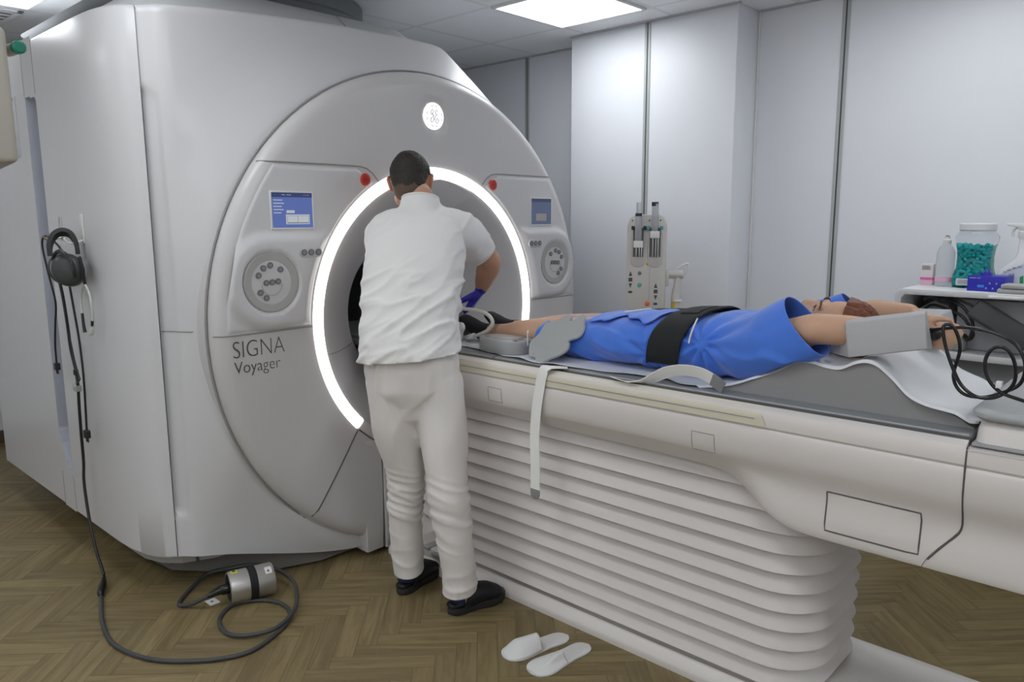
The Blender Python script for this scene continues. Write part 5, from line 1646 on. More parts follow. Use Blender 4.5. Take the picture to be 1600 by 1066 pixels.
# big clear jar with grip waist
jx, jy = -0.772, 3.745
jp = [(0.070, 0.0), (0.078, 0.004), (0.082, 0.020), (0.080, 0.050), (0.070, 0.085), (0.068, 0.130), (0.072, 0.165), (0.080, 0.195), (0.082, 0.215), (0.076, 0.232), (0.064, 0.240), (0.062, 0.252)]
b = B()
def sqr(r, z, n=64):
    out = []
    for k in range(n):
        a = 2 * pi * k / n + pi / 8
        m_ = (abs(cos(a)) ** 4.5 + abs(sin(a)) ** 4.5) ** (-1 / 4.5)
        m_ = lerp(m_, 1.0, sstep(0.215, 0.245, z))
        out.append((jx + r * 0.93 * m_ * cos(a), jy + r * 0.93 * m_ * sin(a), TZ + z))
    return out
b.rings([sqr(r, z) for r, z in jp], True, True, False)
b.rings([sqr(r - 0.0025, z + (0.003 if z < 0.01 else 0)) for r, z in jp], True, True, False)
jar = b.build('jar', CLEAR, None, ang=60, fixn=False, label='large clear jar with a white lid, full of teal foam plugs', cat='jar')
B().lathe([(0.066, 0.240), (0.069, 0.244), (0.069, 0.268), (0.066, 0.272), (0.0, 0.273)], (jx, jy, TZ), n=48).build('lid', mat('lid_white', (0.70, 0.71, 0.72), 0.45), jar)
lbq = B().grid(14, 3, lambda u, v: (lerp(jx - 0.050, jx + 0.050, u), jy - 0.0785 + 0.002 * abs(u - 0.5), TZ + lerp(0.012, 0.040, v))).build('paper_label', mat('label_paper', (0.68, 0.68, 0.67), 0.6), jar)
b = B()
for k in range(3): b.box(jx - 0.044, jx + 0.01 + 0.012 * k, jy - 0.0800, jy - 0.0792, TZ + 0.032 - 0.006 * k, TZ + 0.0335 - 0.006 * k)
b.build('label_print', INK, lbq, smooth=False)
# teal foam plugs, each one an object
TEAL = mat('teal_foam', (0.04, 0.56, 0.55), 0.8)
b = B().lathe([(0.0, -0.0150), (0.003, -0.0150), (0.0078, -0.0135), (0.0080, 0.008), (0.0062, 0.0135), (0.003, 0.0152), (0.0, 0.0154)], (0, 0, 0), n=12)
b.V = [tuple(v) for v in b.V]
pl0 = b.build('ear_plug', TEAL, None, origin=(0, 0, 0), label='small teal foam plug inside the clear jar on the cart', cat='ear plug', group='foam plugs in the clear jar')
rnd = random.Random(11)
first = True
def put(x, y, z):
    global first
    o = pl0 if first else pl0.copy()
    if not first: COL.objects.link(o)
    first = False
    o.location = (x, y, z)
    o.rotation_euler = (rnd.uniform(0, 3), rnd.uniform(0, 3), rnd.uniform(0, 6))
nlay = 13
for L in range(nlay):
    z = TZ + 0.016 + L * 0.0135
    rr0 = interp(jp, 0) if False else None
    rad = interp([(a[1], a[0]) for a in jp], z - TZ) * 0.93 - 0.0165
    for ring_, cnt in ((1.0, 15), (0.52, 6 if L in (0, nlay - 1, nlay - 2) else 0)):
        for k in range(cnt):
            a = 2 * pi * (k + 0.5 * (L % 2)) / cnt + rnd.uniform(-0.06, 0.06)
            m_ = (abs(cos(a)) ** 4.5 + abs(sin(a)) ** 4.5) ** (-1 / 4.5)
            put(jx + rad * ring_ * m_ * cos(a), jy + rad * ring_ * m_ * sin(a), z + rnd.uniform(-0.002, 0.002) + (rnd.uniform(-0.008, 0.006) if L == nlay - 1 else 0))
# blue glove box
gb = B().box(-0.752, -0.618, 3.555, 3.665, TZ, TZ + 0.062, bev=0.001, M=Matrix.Translation((-0.69, 3.6, 0)) @ Matrix.Rotation(radians(-6), 4, 'Z') @ Matrix.Translation((0.69, -3.6, 0)))
gbx = gb.build('glove_box', mat('box_royal_blue', (0.025, 0.025, 0.42), 0.4), None, label='royal blue glove box in front of the jar and the spray bottle', cat='box')
MG = Matrix.Translation((-0.69, 3.6, 0)) @ Matrix.Rotation(radians(-6), 4, 'Z') @ Matrix.Translation((0.69, -3.6, 0))
B().box(-0.714, -0.690, 3.5540, 3.5548, TZ + 0.016, TZ + 0.026, M=MG).build('size_mark', mat('mark_light_blue', (0.05, 0.25, 0.75), 0.4), gbx, smooth=False)
b = B()
for k, (a0, a1) in enumerate(((-0.745, -0.722), (-0.718, -0.704))): b.box(a0, a1, 3.5540, 3.5547, TZ + 0.051, TZ + 0.055, M=MG)
for k in range(5): b.box(-0.685 + 0.012 * k, -0.679 + 0.012 * k, 3.5540, 3.5547, TZ + 0.010 + 0.02 * (k % 2), TZ + 0.017 + 0.02 * (k % 2), M=MG)
b.build('print', mat('print_pale_blue', (0.30, 0.33, 0.62), 0.5), gbx, smooth=False)
b = B(); loft(b, [(-0.70, 3.61, TZ + 0.062), (-0.698, 3.61, TZ + 0.072), (-0.702, 3.612, TZ + 0.082)], [(0.022, 0.012), (0.014, 0.009), (0.005, 0.004)], (1, 0, 0), n=16)
b.build('glove_tip', GLOVE, gbx)
# white spray bottle
sx0, sy0 = -0.625, 3.72
b = B()
prof = [(0.0, -0.062, 0.052), (0.05, -0.062, 0.050), (0.075, -0.055, 0.048), (0.10, -0.028, 0.044), (0.125, 0.0, 0.040), (0.15, 0.008, 0.036), (0.175, 0.008, 0.032), (0.195, 0.010, 0.028), (0.212, 0.008, 0.030), (0.218, 0.006, 0.030)]
loops = []
for z, xl, xr in prof:
    x0_, x1_ = sx0 + xl, sx0 + xr + 0.004
    cxm, hw_ = (x0_ + x1_) / 2, (x1_ - x0_) / 2
    hy = 0.030 if z < 0.10 else lerp(0.030, 0.013, sstep(0.10, 0.20, z))
    loops.append([(cxm + hw_ * math.copysign(abs(cos(2 * pi * k / 28)) ** 0.6, cos(2 * pi * k / 28)), sy0 + hy * math.copysign(abs(sin(2 * pi * k / 28)) ** 0.6, sin(2 * pi * k / 28)), TZ + z) for k in range(28)])
b.rings(loops)
sp = b.build('spray_bottle', mat('bottle_white', (0.74, 0.75, 0.76), 0.35), None, ang=50, label='white trigger spray bottle with handwriting, behind the blue glove box', cat='bottle')
B().lathe([(0.017, 0.214), (0.018, 0.218), (0.018, 0.238), (0.014, 0.242)], (sx0 + 0.02, sy0, TZ), n=24).build('collar', WHITEP, sp)
b = B().prism([(sx0 - 0.038, TZ + 0.262), (sx0 - 0.038, TZ + 0.272), (sx0 + 0.030, TZ + 0.272), (sx0 + 0.042, TZ + 0.262), (sx0 + 0.042, TZ + 0.252), (sx0 + 0.030, TZ + 0.242), (sx0 + 0.008, TZ + 0.242), (sx0 - 0.002, TZ + 0.256)], sy0 - 0.012, sy0 + 0.012, axis='y', bev=0.003)
b.build('spray_head', WHITEP, sp)
B().tube([(sx0 - 0.004, sy0, TZ + 0.254), (sx0 - 0.016, sy0, TZ + 0.238), (sx0 - 0.014, sy0, TZ + 0.218)], 0.005, n=8).build('trigger', WHITEP, sp)
lbl = B().prism([(sx0 - 0.058, TZ + 0.012), (sx0 - 0.058, TZ + 0.052), (sx0 + 0.044, TZ + 0.115), (sx0 + 0.048, TZ + 0.012)], sy0 - 0.0315, sy0 - 0.0305, axis='y').build('label', mat('label_pale_blue', (0.60, 0.64, 0.72), 0.5), sp)
B().prism([(sx0 + 0.030, TZ + 0.02), (sx0 + 0.028, TZ + 0.055), (sx0 + 0.040, TZ + 0.062), (sx0 + 0.044, TZ + 0.02)], sy0 - 0.0320, sy0 - 0.0314, axis='y').build('green_corner', mat('label_green', (0.03, 0.28, 0.12), 0.5), sp)
b = B()
for pts in ([(-0.030, .078), (-0.027, .072), (-0.022, .076)], [(-0.020, .077), (-0.015, .083), (-0.012, .078), (-0.008, .086), (-0.004, .080)], [(0.0, .086), (0.003, .094), (0.006, .086), (0.010, .094), (0.014, .088)], [(0.018, .092), (0.022, .099), (0.027, .093), (0.032, .101)], [(-0.012, .058), (-0.006, .066), (-0.002, .058), (0.004, .068), (0.008, .060)]):
    b.tube([(sx0 + x, sy0 - 0.0322, TZ + z) for x, z in pts], 0.0010, n=5, smooth=4)
b.build('handwriting', INK, sp)
# two flat grey pads at the front corner of the cart top
for k, (z0, z1, dx) in enumerate(((0.0, 0.017, 0.0), (0.0185, 0.036, 0.012))):
    B().box(-0.640 + dx, -0.36 + dx, 3.505, 3.60, TZ + z0, TZ + z1, bev=0.006, seg=3).build('positioning_pad', mat('pad_grey2', (0.40, 0.405, 0.40), 0.6), None,
        label='%s flat grey pad of the two stacked on the cart top' % ('lower', 'upper')[k], cat='pad', group='stacked flat pads on the cart')
# inside: tilted dark pad, grey case, light foam wedge, cables
B().box(-0.80, -0.30, 3.63, 3.70, 0.9055, 1.118, bev=0.008).build('foam_pad', FOAML, None, label='pale foam pad standing upright in the upper cart shelf behind the slanted pad', cat='pad')
M1 = Matrix.Translation((-0.615, 3.535, 1.033)) @ Matrix.Rotation(radians(31), 4, 'Y') @ Matrix.Rotation(radians(-12), 4, 'X')
B().box(-0.122, 0.122, -0.035, 0.035, -0.042, 0.042, bev=0.012, M=M1).build('dark_pad', mat('charcoal_pad', (0.06, 0.066, 0.066), 0.5), None, label='thick charcoal pad leaning at a slant inside the upper shelf of the cart', cat='pad')
M2 = Matrix.Translation((-0.80, 3.60, 0.938)) @ Matrix.Rotation(radians(-4), 4, 'Z')
B().box(-0.075, 0.055, -0.05, 0.02, -0.0320, 0.022, bev=0.012, M=M2).build('grey_case', mat('case_grey', (0.30, 0.31, 0.32), 0.5), None, label='low grey case on the upper cart shelf, left of the slanted charcoal pad', cat='case')
b = B().prism([(-0.975, 0.9055), (-0.975, 1.05), (-0.90, 1.10), (-0.84, 1.085), (-0.80, 0.9055)], 3.66, 3.86, axis='y', bev=0.008)
b.build('grey_blanket_roll', mat('felt_grey', (0.36, 0.365, 0.37), 0.9), None, label='rumpled grey cushion in the left corner of the upper cart shelf', cat='cushion')
for k, (dz, dy, lab) in enumerate(((0.0, 0.0, 'upper'), (-0.045, 0.02, 'lower'))):
    b = B().tube([(-0.925, 3.60 + dy, 1.108 + dz), (-0.89, 3.585 + dy, 1.128 + dz * 0.9), (-0.83, 3.575 + dy, 1.120 + dz), (-0.77, 3.565 + dy, 1.095 + dz), (-0.728, 3.56 + dy, 1.04 + dz), (-0.722, 3.555 + dy, 0.995 + dz * 0.5), (-0.735, 3.56 + dy, 0.955), (-0.76, 3.60 + dy, 0.968)], 0.0065, n=10, smooth=6)
    b.build('coil_cable', RUBBER, None, label='black coil cable arched over the upper cart shelf, the %s of the two' % lab, cat='cable', group='black cables on the cart shelf')
b = B().tube([(-0.86, 3.57, 1.118), (-0.80, 3.555, 1.125), (-0.72, 3.55, 1.095), (-0.66, 3.545, 1.06), (-0.62, 3.55, 1.045)], 0.005, n=10, smooth=6)
b.build('power_lead', RUBBER, None, label='thin black lead running down to the slanted charcoal pad on the cart', cat='cable')

# ================================================================ contrast injector on its stand
INJ = mat('injector_ivory', (0.58, 0.565, 0.53), 0.42)
inj = thing('contrast_injector', 'ivory two-syringe injector head on a stand in front of the pillar', 'injector', (-2.17, 3.42, 0))
ax_ = Vector((0.86, 0.51, 0)).normalized()          # local X (to the right of the picture)
ay_ = Vector((-ax_.y, ax_.x, 0))                     # into the device
IO = Vector((-2.168, 3.35, 0.965))
MI_ = Matrix(((ax_.x, ay_.x, 0, IO.x), (ax_.y, ay_.y, 0, IO.y), (0, 0, 1, IO.z), (0, 0, 0, 1)))
def LX(cx): return (cx - 568) / 241 * 0.198
def LZ(cy): return (920 - cy) / 688 * 0.515
def iprism(name, m, pts, d0, d1, parent=inj, bev=0.0, ang=40):
    return B().prism([(LX(x), LZ(y)) for x, y in pts], d0, d1, axis='y', bev=bev, M=MI_).build(name, m, parent, ang=ang)
def rrect(x0, x1, y0, y1, r, n=6):
    out = []
    for cx, cy, a0 in ((x1 - r, y1 - r, 0), (x0 + r, y1 - r, 90), (x0 + r, y0 + r, 180), (x1 - r, y0 + r, 270)):
        for k in range(n + 1):
            a = radians(a0 + 90 * k / n); out.append((cx + r * cos(a), cy + r * sin(a)))
    return out
body = iprism('head_body', INJ, [(447, 300), (447, 870), (470, 895), (520, 915), (560, 920), (620, 918), (665, 900), (688, 870), (688, 300), (670, 250), (640, 234), (500, 232), (462, 255)], 0.0, 0.12, bev=0.008)
for x0, x1 in ((470, 562), (572, 668)):
    iprism('channel', mat('channel_ivory', (0.50, 0.49, 0.465), 0.4), rrect(x0, x1, 330, 592, 42), -0.004, 0.01, bev=0.003)
for x0, x1 in ((484, 549), (585, 654)):
    iprism('slot', DARKG, [(x0, 322), (x1, 322), (x1, 520), (x0, 520)], -0.0052, 0.0)
def icyl(name, m, cx, y0, y1, r, dy=-0.016, parent=inj, n=24):
    c = MI_ @ Vector((LX(cx), dy, LZ(max(y0, y1))))
    h = LZ(min(y0, y1)) - LZ(max(y0, y1))
    return B().lathe([(r * 0.9, 0), (r, h * 0.02), (r, h * 0.98), (r * 0.9, h)], c, n=n).build(name, m, parent)
for cx, top, blk, grp in ((516, 230, 410, 0), (616, 150, 345, 1)):
    lab_ = ('left syringe', 'right syringe')[grp]
    s_ = icyl('syringe', mat('syringe_clear', (0.62, 0.64, 0.66), 0.15, trans=0.45, ior=1.1), cx, top + 8, blk, 0.017)
    s_['label'] = lab_
    if grp == 0:
        icyl('syringe_nozzle', mat('nozzle_clear', (0.75, 0.77, 0.80), 0.1, trans=0.85, ior=1.08), 515, 152, 232, 0.0125, parent=s_)
        icyl('piston', BLACK, 516, 224, 245, 0.0172, parent=s_)
    else:
        icyl('piston', BLACK, 615, 150, 178, 0.0172, parent=s_)
    iprism('pusher', WHITEP, [(cx - 27, blk), (cx + 31, blk), (cx + 31, blk + 46), (cx - 27, blk + 46)], -0.034, -0.002, bev=0.002)
    for q_ in (-10, 8, 22):
        icyl('rod', METAL, cx + q_, blk + 40, 520, 0.0035, dy=-0.010, n=10)
for cx, mm in ((483, BLACK), (556, BLACK), (578, mat('clamp_teal', (0.05, 0.33, 0.36), 0.4)), (658, MATS['clamp_teal'])):
    iprism('clamp', mm, [(cx - 9, 310), (cx + 9, 310), (cx + 9, 336), (cx - 9, 336)], -0.022, -0.004, bev=0.002)
def mark(name, pts, m=INK): return iprism(name, m, pts, -0.0008, 0.002)
for cx, o in ((472, 0), (630, 80)):
    mark('arrow_mark', [(cx, 619 + o), (cx - 11, 652 + o), (cx + 11, 652 + o)])
    mark('stop_mark', [(cx - 12, 664 + o), (cx + 12, 664 + o), (cx + 12, 690 + o), (cx - 12, 690 + o)])
    mark('arrow_mark', [(cx - 11, 703 + o), (cx + 11, 703 + o), (cx, 736 + o)])
    mark('oval_mark', [(cx + 14 * cos(a / 10 * pi), 763 + o + 9 * sin(a / 10 * pi)) for a in range(20)])
def ibtn(cx, cy, r, m):
    c = MI_ @ Vector((LX(cx), 0.001, LZ(cy)))
    B().lathe([(r, 0), (r, 0.004), (r * 0.7, 0.006), (0, 0.0065)], c, n=24, axis=-ay_).build('push_button', m, inj)
ibtn(528, 632, 0.0095, mat('btn_grey', (0.18, 0.18, 0.19), 0.4)); ibtn(529, 713, 0.0105, mat('btn_green', (0.05, 0.40, 0.33), 0.4)); ibtn(580, 843, 0.0125, mat('btn_orange', (0.75, 0.13, 0.03), 0.4))
mark('warning_mark', [(557, 560), (592, 560), (575, 584)], mat('warning_yellow', (0.75, 0.55, 0.03), 0.5))
mark('warning_sign', [(572, 565), (577, 565), (577, 576), (572, 576)])
mark('dome_panel', [(535, 917), (545, 897), (565, 885), (600, 885), (622, 897), (632, 915)], MIDG)
mark('front_line', [(589, 590), (591, 590), (591, 820), (589, 820)], SEAML)
for cx, w_ in ((478, 8), (582, 9), (650, 9)):
    mark('scale_mark', [(cx - w_ / 2, 270), (cx + w_ / 2, 266), (cx + w_ / 2, 276), (cx - w_ / 2, 280)])
# side bracket, arm, handle loop, yellow-labelled tube
iprism('bracket', INJ, [(686, 612), (708, 612), (710, 720), (686, 728)], 0.02, 0.09, bev=0.004)
cA = MI_ @ Vector((LX(708), 0.05, LZ(643)))
B().lathe([(0.020, 0), (0.022, 0.004), (0.022, 0.066), (0.020, 0.072)], cA, n=24, axis=ax_).build('arm', INJ, inj)
P_ = lambda cx, cy, d: MI_ @ Vector((LX(cx), d, LZ(cy)))
B().tube([P_(748, 612, 0.05), P_(790, 580, 0.05), P_(822, 568, 0.05), P_(826, 590, 0.05), P_(812, 625, 0.05), P_(790, 668, 0.05)], 0.006, n=10).build('handle_loop', WHITEP, inj)
B().tube([P_(764, 660, 0.05), P_(760, 720, 0.05), P_(752, 780, 0.05), P_(750, 830, 0.05)], [0.016, 0.017, 0.02, 0.022], n=16, smooth=3).build('holder_neck', INJ, inj)
lt = B().tube([P_(759, 830, 0.05), P_(759, 925, 0.05), P_(759, 1000, 0.05)], 0.022, n=20, smooth=1).build('holder_tube', mat('tube_white', (0.60, 0.60, 0.56), 0.4), inj)
B().tube([P_(747, 832, 0.044), P_(747, 990, 0.044)], 0.0165, n=14, smooth=1).build('yellow_label', mat('label_yellow', (0.66, 0.50, 0.06), 0.5), lt)
iprism('clip', WHITEP, [(745, 815), (790, 815), (790, 830), (745, 830)], 0.02, 0.08, bev=0.001)
# stand
cS = MI_ @ Vector((0.0, 0.07, 0))
B().lathe([(0.02, 0.05), (0.02, IO.z + 0.005 - 0.0)], (cS.x, cS.y, 0), n=20).build('stand_pole', METAL, inj)
for k in range(5):
    a = 2 * pi * k / 5 + 0.3
    B().tube([(cS.x, cS.y, 0.075), (cS.x + 0.15 * cos(a), cS.y + 0.15 * sin(a), 0.07), (cS.x + 0.26 * cos(a), cS.y + 0.26 * sin(a), 0.052)], 0.014, n=8, smooth=2).build('foot', INJ, inj)
    B().lathe([(0.018, -0.01), (0.024, -0.007), (0.024, 0.007), (0.018, 0.01)], (cS.x + 0.27 * cos(a), cS.y + 0.27 * sin(a), 0.0245), n=16, axis=(-sin(a), cos(a), 0)).build('caster', BLACK, inj)

# ================================================================ slippers
def slipper(toe, heel, label, flat):
    toe, heel = Vector((*toe, 0)), Vector((*heel, 0))
    d = (toe - heel).normalized(); s = Vector((-d.y, d.x, 0)); L_ = (toe - heel).length + 0.012
    P = lambda l, o, z: heel - d * 0.005 + d * l + s * o + UP * z
    tab = [(0, 0.0), (0.02, 0.014), (0.06, 0.027), (0.14, 0.035), (0.35, 0.035), (0.55, 0.042), (0.78, 0.050), (0.90, 0.044), (0.965, 0.030), (0.99, 0.016), (1, 0.0)]
    loops = []
    for z, kk in ((0.0005, 0.98), (0.002, 1.0), (0.006, 1.0), (0.0075, 0.975)):
        lp_ = []
        for k in range(56):
            a = 2 * pi * k / 56; l = 0.5 - 0.5 * cos(a)
            w_ = interps(tab, l)
            lp_.append(P(L_ * (0.5 + (l - 0.5) * kk), w_ * kk * (1 if sin(a) >= 0 else -1), z))
        loops.append(lp_)
    SL = mat('slipper_white', (0.70, 0.70, 0.69), 0.85, bump=0.3, bscale=300)
    r_ = B().rings(loops).build('slipper', SL, None, ang=50, label=label, cat='slipper', group='white disposable slippers')
    b = B()
    def vamp(u, v):
        l = lerp(0.50, 0.985, u)
        a = lerp(-1, 1, v)
        w_ = interps(tab, l) * 0.97
        hgt = (0.010 if flat else 0.038) * sstep(1.0, 0.55, u) + 0.004
        ed = (1 - abs(a) ** 2.2)
        z = 0.006 + hgt * ed * (1 - 0.0 * u)
        if flat:
            z += 0.020 * exp(-((a - 0.35) / 0.16) ** 2) * sstep(0.75, 0.1, u)
        else:
            z += 0.012 * sstep(0.6, 0.0, u) * (a + 0.3) * ed
        return P(L_ * l, w_ * a * (1 - 0.06 * ed), z)
    b.grid(24, 30, vamp)
    o = b.build('toe_cover', SL, r_, ang=180)
    md = o.modifiers.new('thickness', 'SOLIDIFY'); md.thickness = 0.0015; md.offset = 1
slipper((-1.632, 1.714), (-1.559, 1.955), 'white disposable slipper with a puffed toe, nearer the standing person', False)
slipper((-1.505, 1.706), (-1.468, 1.957), 'white disposable slipper with a flattened toe, farther from the standing person', True)

# ================================================================ canister and floor cable
ca, cb2 = Vector((-2.668, 1.262, 0.0635)), Vector((-2.624, 1.424, 0.0635))
cd = (cb2 - ca).normalized()
ALU = mat('brushed_aluminium', (0.58, 0.575, 0.56), 0.35, metal=0.85)
can = B().lathe([(0.052, 0.004), (0.058, 0.0), (0.062, 0.004), (0.062, 0.164), (0.059, 0.168), (0.0, 0.168)], ca, n=56, axis=cd).build('aluminium_canister', ALU, None, ang=40, label='round aluminium canister with a black band on the floor before the scanner', cat='canister')
B().lathe([(0.0, 0.012), (0.040, 0.012), (0.043, 0.008), (0.052, 0.008), (0.053, 0.006)], ca, n=48, axis=cd).build('end_disc', mat('disc_grey', (0.20, 0.205, 0.21), 0.4), can)
B().lathe([(0.0425, 0.002), (0.045, -0.001), (0.052, -0.001), (0.054, 0.002)], ca, n=48, axis=cd).build('end_ring', BLACK, can)
B().lathe([(0.0622, 0.072), (0.0640, 0.073), (0.0640, 0.101), (0.0622, 0.102)], ca, n=56, axis=cd).build('black_band', BELT, can)
side_ = cd.cross(UP).normalized()
def onc(l, a, r=0.0624): return ca + cd * l + (side_ * cos(a) + UP * sin(a)) * r
B().grid(6, 10, lambda u, v: onc(lerp(0.012, 0.036, u), lerp(1.35, 2.2, v))).build('yellow_label', mat('label_lemon', (0.70, 0.66, 0.05), 0.5), can)
B().grid(4, 10, lambda u, v: onc(lerp(0.018, 0.030, u), lerp(1.5, 2.1, v), 0.0628)).build('label_print', INK, can)
B().grid(6, 8, lambda u, v: onc(lerp(0.132, 0.158, u), lerp(0.75, 1.25, v))).build('white_label', WHITEP, can)
B().grid(4, 4, lambda u, v: onc(lerp(0.140, 0.148, u), lerp(0.88, 1.0, v), 0.0629)).build('label_print', INK, can)
b = B().tube([ca + cd * 0.012, ca - cd * 0.022, ca - cd * 0.032, ca - cd * 0.060 - UP * 0.008, ca - cd * 0.075 - UP * 0.012], [0.020, 0.020, 0.017, 0.012, 0.008], n=16, smooth=2)
b.build('cable_gland', mat('gland_black', (0.012, 0.012, 0.012), 0.2), can)
CBL = mat('floor_cable_grey', (0.055, 0.058, 0.060), 0.42)
R_c = 0.0078
pts = [(-3.085, 0.945, R_c + 0.003), (-3.029, 0.926, R_c), (-2.886, 0.88, R_c), (-2.722, 0.848, R_c), (-2.596, 0.86, R_c), (-2.483, 0.902, R_c), (-2.403, 0.963, R_c), (-2.325, 1.054, R_c), (-2.292, 1.156, R_c), (-2.349, 1.307, R_c), (-2.422, 1.377, R_c), (-2.52, 1.389, R_c), (-2.599, 1.341, R_c), (-2.636, 1.261, R_c), (-2.579, 1.18, R_c), (-2.48, 1.147, R_c), (-2.399, 1.172, R_c + 0.004), (-2.345, 1.264, 0.018), (-2.388, 1.37, 0.026), (-2.475, 1.440, 0.034), (-2.56, 1.475, 0.052), (-2.68, 1.478, 0.060), (-2.79, 1.445, 0.058), (-2.86, 1.372, 0.046), (-2.925, 1.300, 0.025), (-2.888, 1.220, R_c + 0.004), (-2.830, 1.150, R_c), (-2.785, 1.122, R_c), (-2.740, 1.150, 0.018), tuple(ca - cd * 0.075 - UP * 0.012)]
fc = B().tube(pts, R_c, n=12, smooth=6).build('thick_cable', CBL, None, ang=180, label='thick grey cable coiled on the floor round the aluminium canister', cat='cable')
B().tube([(-3.215, 1.003, 0.026), (-3.165, 0.983, 0.024), (-3.14, 0.970, 0.022), (-3.10, 0.950, 0.016), (-3.075, 0.943, 0.012)], [0.005, 0.012, 0.015, 0.014, 0.009], n=14, smooth=4).build('connector', mat('gland_black', (0.012, 0.012, 0.012), 0.2), fc)
tg = B().box(-2.755, -2.705, 1.205, 1.245, 0.0008, 0.0016, M=Matrix.Identity(4)).build('cable_tag', WHITEP, fc, smooth=False)
B().box(-2.738, -2.728, 1.219, 1.229, 0.0016, 0.0021).build('tag_print', INK, tg, smooth=False)

# ================================================================ things hung on the scanner's flank
def hookplate(x, z0, z1, w_, m, label):
    r_ = B().box(x - w_ / 2, x + w_ / 2, 1.0505, 1.0545, z0, z1, bev=0.0015).build('wall_hook', m, None, label=label, cat='hook')
    B().tube([(x, 1.051, z0 + 0.012), (x, 1.02, z0 + 0.002), (x, 0.995, z0 + 0.006), (x, 0.985, z0 + 0.022)], 0.005, n=8).build('prong', m, r_)
hookplate(-3.495, 1.385, 1.478, 0.028, METAL, 'narrow metal hook plate on the scanner flank, left of the ear defenders')
hookplate(-3.245, 1.375, 1.488, 0.030, WHITEP, 'white adhesive hook on the scanner flank, above the ear defenders')
# ear defenders hanging by their padded band
hp = thing('ear_defenders', 'black padded ear defenders hanging on the flank of the scanner', 'headphones', (-3.30, 1.0, 1.22))
BG = mat('cup_dark_grey', (0.045, 0.05, 0.05), 0.38)
def cup(c, ax3, label=None):
    c = Vector(c)
    o = B().lathe([(0.030, -0.034), (0.052, -0.032), (0.058, -0.020), (0.055, -0.014)], c, n=36, axis=ax3).build('ear_cushion', BLACK, hp)
    o = B().lathe([(0.056, -0.015), (0.059, -0.006), (0.058, 0.008), (0.050, 0.020), (0.034, 0.027), (0.0, 0.030)], c, n=40, axis=ax3, sy=1.08).build('ear_cup', BG, hp)
    B().lathe([(0.0575, -0.016), (0.0605, -0.014), (0.0605, -0.010), (0.0575, -0.008)], c, n=40, axis=ax3, sy=1.08).build('cup_rim', MIDG, hp)
cup((-3.200, 0.975, 1.278), (0.70, -0.71, 0.05))
cup((-3.330, 1.000, 1.275), (-0.88, -0.30, -0.05))
b = B()
bnd = [(-0.050, 1.330), (-0.048, 1.370), (-0.030, 1.405), (0.0, 1.420), (0.030, 1.410), (0.048, 1.375), (0.052, 1.335)]
b.ribbon([(-3.262 + 0.293 * q_, 0.985 + 0.956 * q_ * 0.9, z) for q_, z in bnd], 0.040, 0.016, (0.82, -0.30, 0.48), smooth=6)
b.build('head_band', mat('band_charcoal', (0.035, 0.036, 0.038), 0.6), hp, ang=50)
b = B().tube([(-3.375, 1.005, 1.262), (-3.39, 1.005, 1.300), (-3.375, 1.0, 1.335), (-3.335, 0.995, 1.350), (-3.30, 0.99, 1.345)], 0.006, n=8)
b.build('fork', BLACK, hp)
b = B().tube([(-3.255, 0.945, 1.285), (-3.250, 0.945, 1.325), (-3.215, 0.95, 1.348), (-3.165, 0.955, 1.345), (-3.128, 0.965, 1.318), (-3.120, 0.97, 1.280), (-3.128, 0.975, 1.255)], 0.007, n=8)
b.build('fork', BLACK, hp)
b = B().box(-3.43, -3.385, 0.985, 1.02, 1.268, 1.290, bev=0.003).box(-3.465, -3.43, 0.99, 1.012, 1.262, 1.280, bev=0.003)
b.build('cable_clamp', MIDG, hp)
# cables that hang with them
def hang(name, pts, r, label, m=RUBBER, group=None, cat='cable'):
    return B().tube(pts, r, n=8, smooth=5).build(name, m, None, ang=180, label=label, cat=cat, group=group)
c_ = hang('thin_cable', [(-3.395, 1.02, 1.345), (-3.43, 1.01, 1.375), (-3.480, 0.995, 1.402), (-3.515, 0.99, 1.392), (-3.530, 0.99, 1.35), (-3.520, 1.0, 1.24), (-3.505, 1.01, 1.13), (-3.535, 1.01, 1.04), (-3.565, 1.01, 0.95), (-3.570, 1.01, 0.895), (-3.572, 1.01, 0.86)], 0.0042, 'thin black cable hanging leftmost on the scanner flank, ending in a double plug')
B().box(-3.586, -3.556, 1.0, 1.02, 0.838, 0.868, bev=0.003).build('plug', BLACK, c_)
B().tube([(-3.563, 1.01, 0.84), (-3.563, 1.01, 0.822)], 0.003, n=8, smooth=1).tube([(-3.579, 1.01, 0.84), (-3.579, 1.01, 0.822)], 0.003, n=8, smooth=1).build('plug_pins', BLACK, c_)
c_ = hang('main_cable', [(-3.40, 1.0, 1.235), (-3.39, 1.005, 1.16), (-3.385, 1.01, 1.05), (-3.390, 1.015, 0.95), (-3.375, 1.02, 0.87), (-3.362, 1.02, 0.80), (-3.372, 1.02, 0.72), (-3.380, 1.02, 0.60), (-3.385, 1.02, 0.47), (-3.388, 1.015, 0.38), (-3.345, 1.008, 0.24), (-3.275, 1.0, 0.13), (-3.235, 1.003, 0.06), (-3.213, 1.003, 0.03)], 0.0062, 'thick black cable hanging from the ear defenders down to the floor connector')
B().box(-3.392, -3.352, 1.008, 1.030, 0.775, 0.800, bev=0.003).build('cable_clip', MIDG, c_)
B().lathe([(0.006, 0.84), (0.010, 0.845), (0.010, 0.862), (0.006, 0.867)], (-3.372, 1.02, 0), n=12).build('cable_tie', BLACK, c_)
hang('split_lead', [(-3.385, 1.012, 1.02), (-3.370, 1.012, 0.97), (-3.345, 1.012, 0.90), (-3.315, 1.012, 0.85), (-3.300, 1.01, 0.835), (-3.330, 1.01, 0.82), (-3.362, 1.014, 0.81)], 0.003, 'thin black lead branching off the thick hanging cable beside its clip')
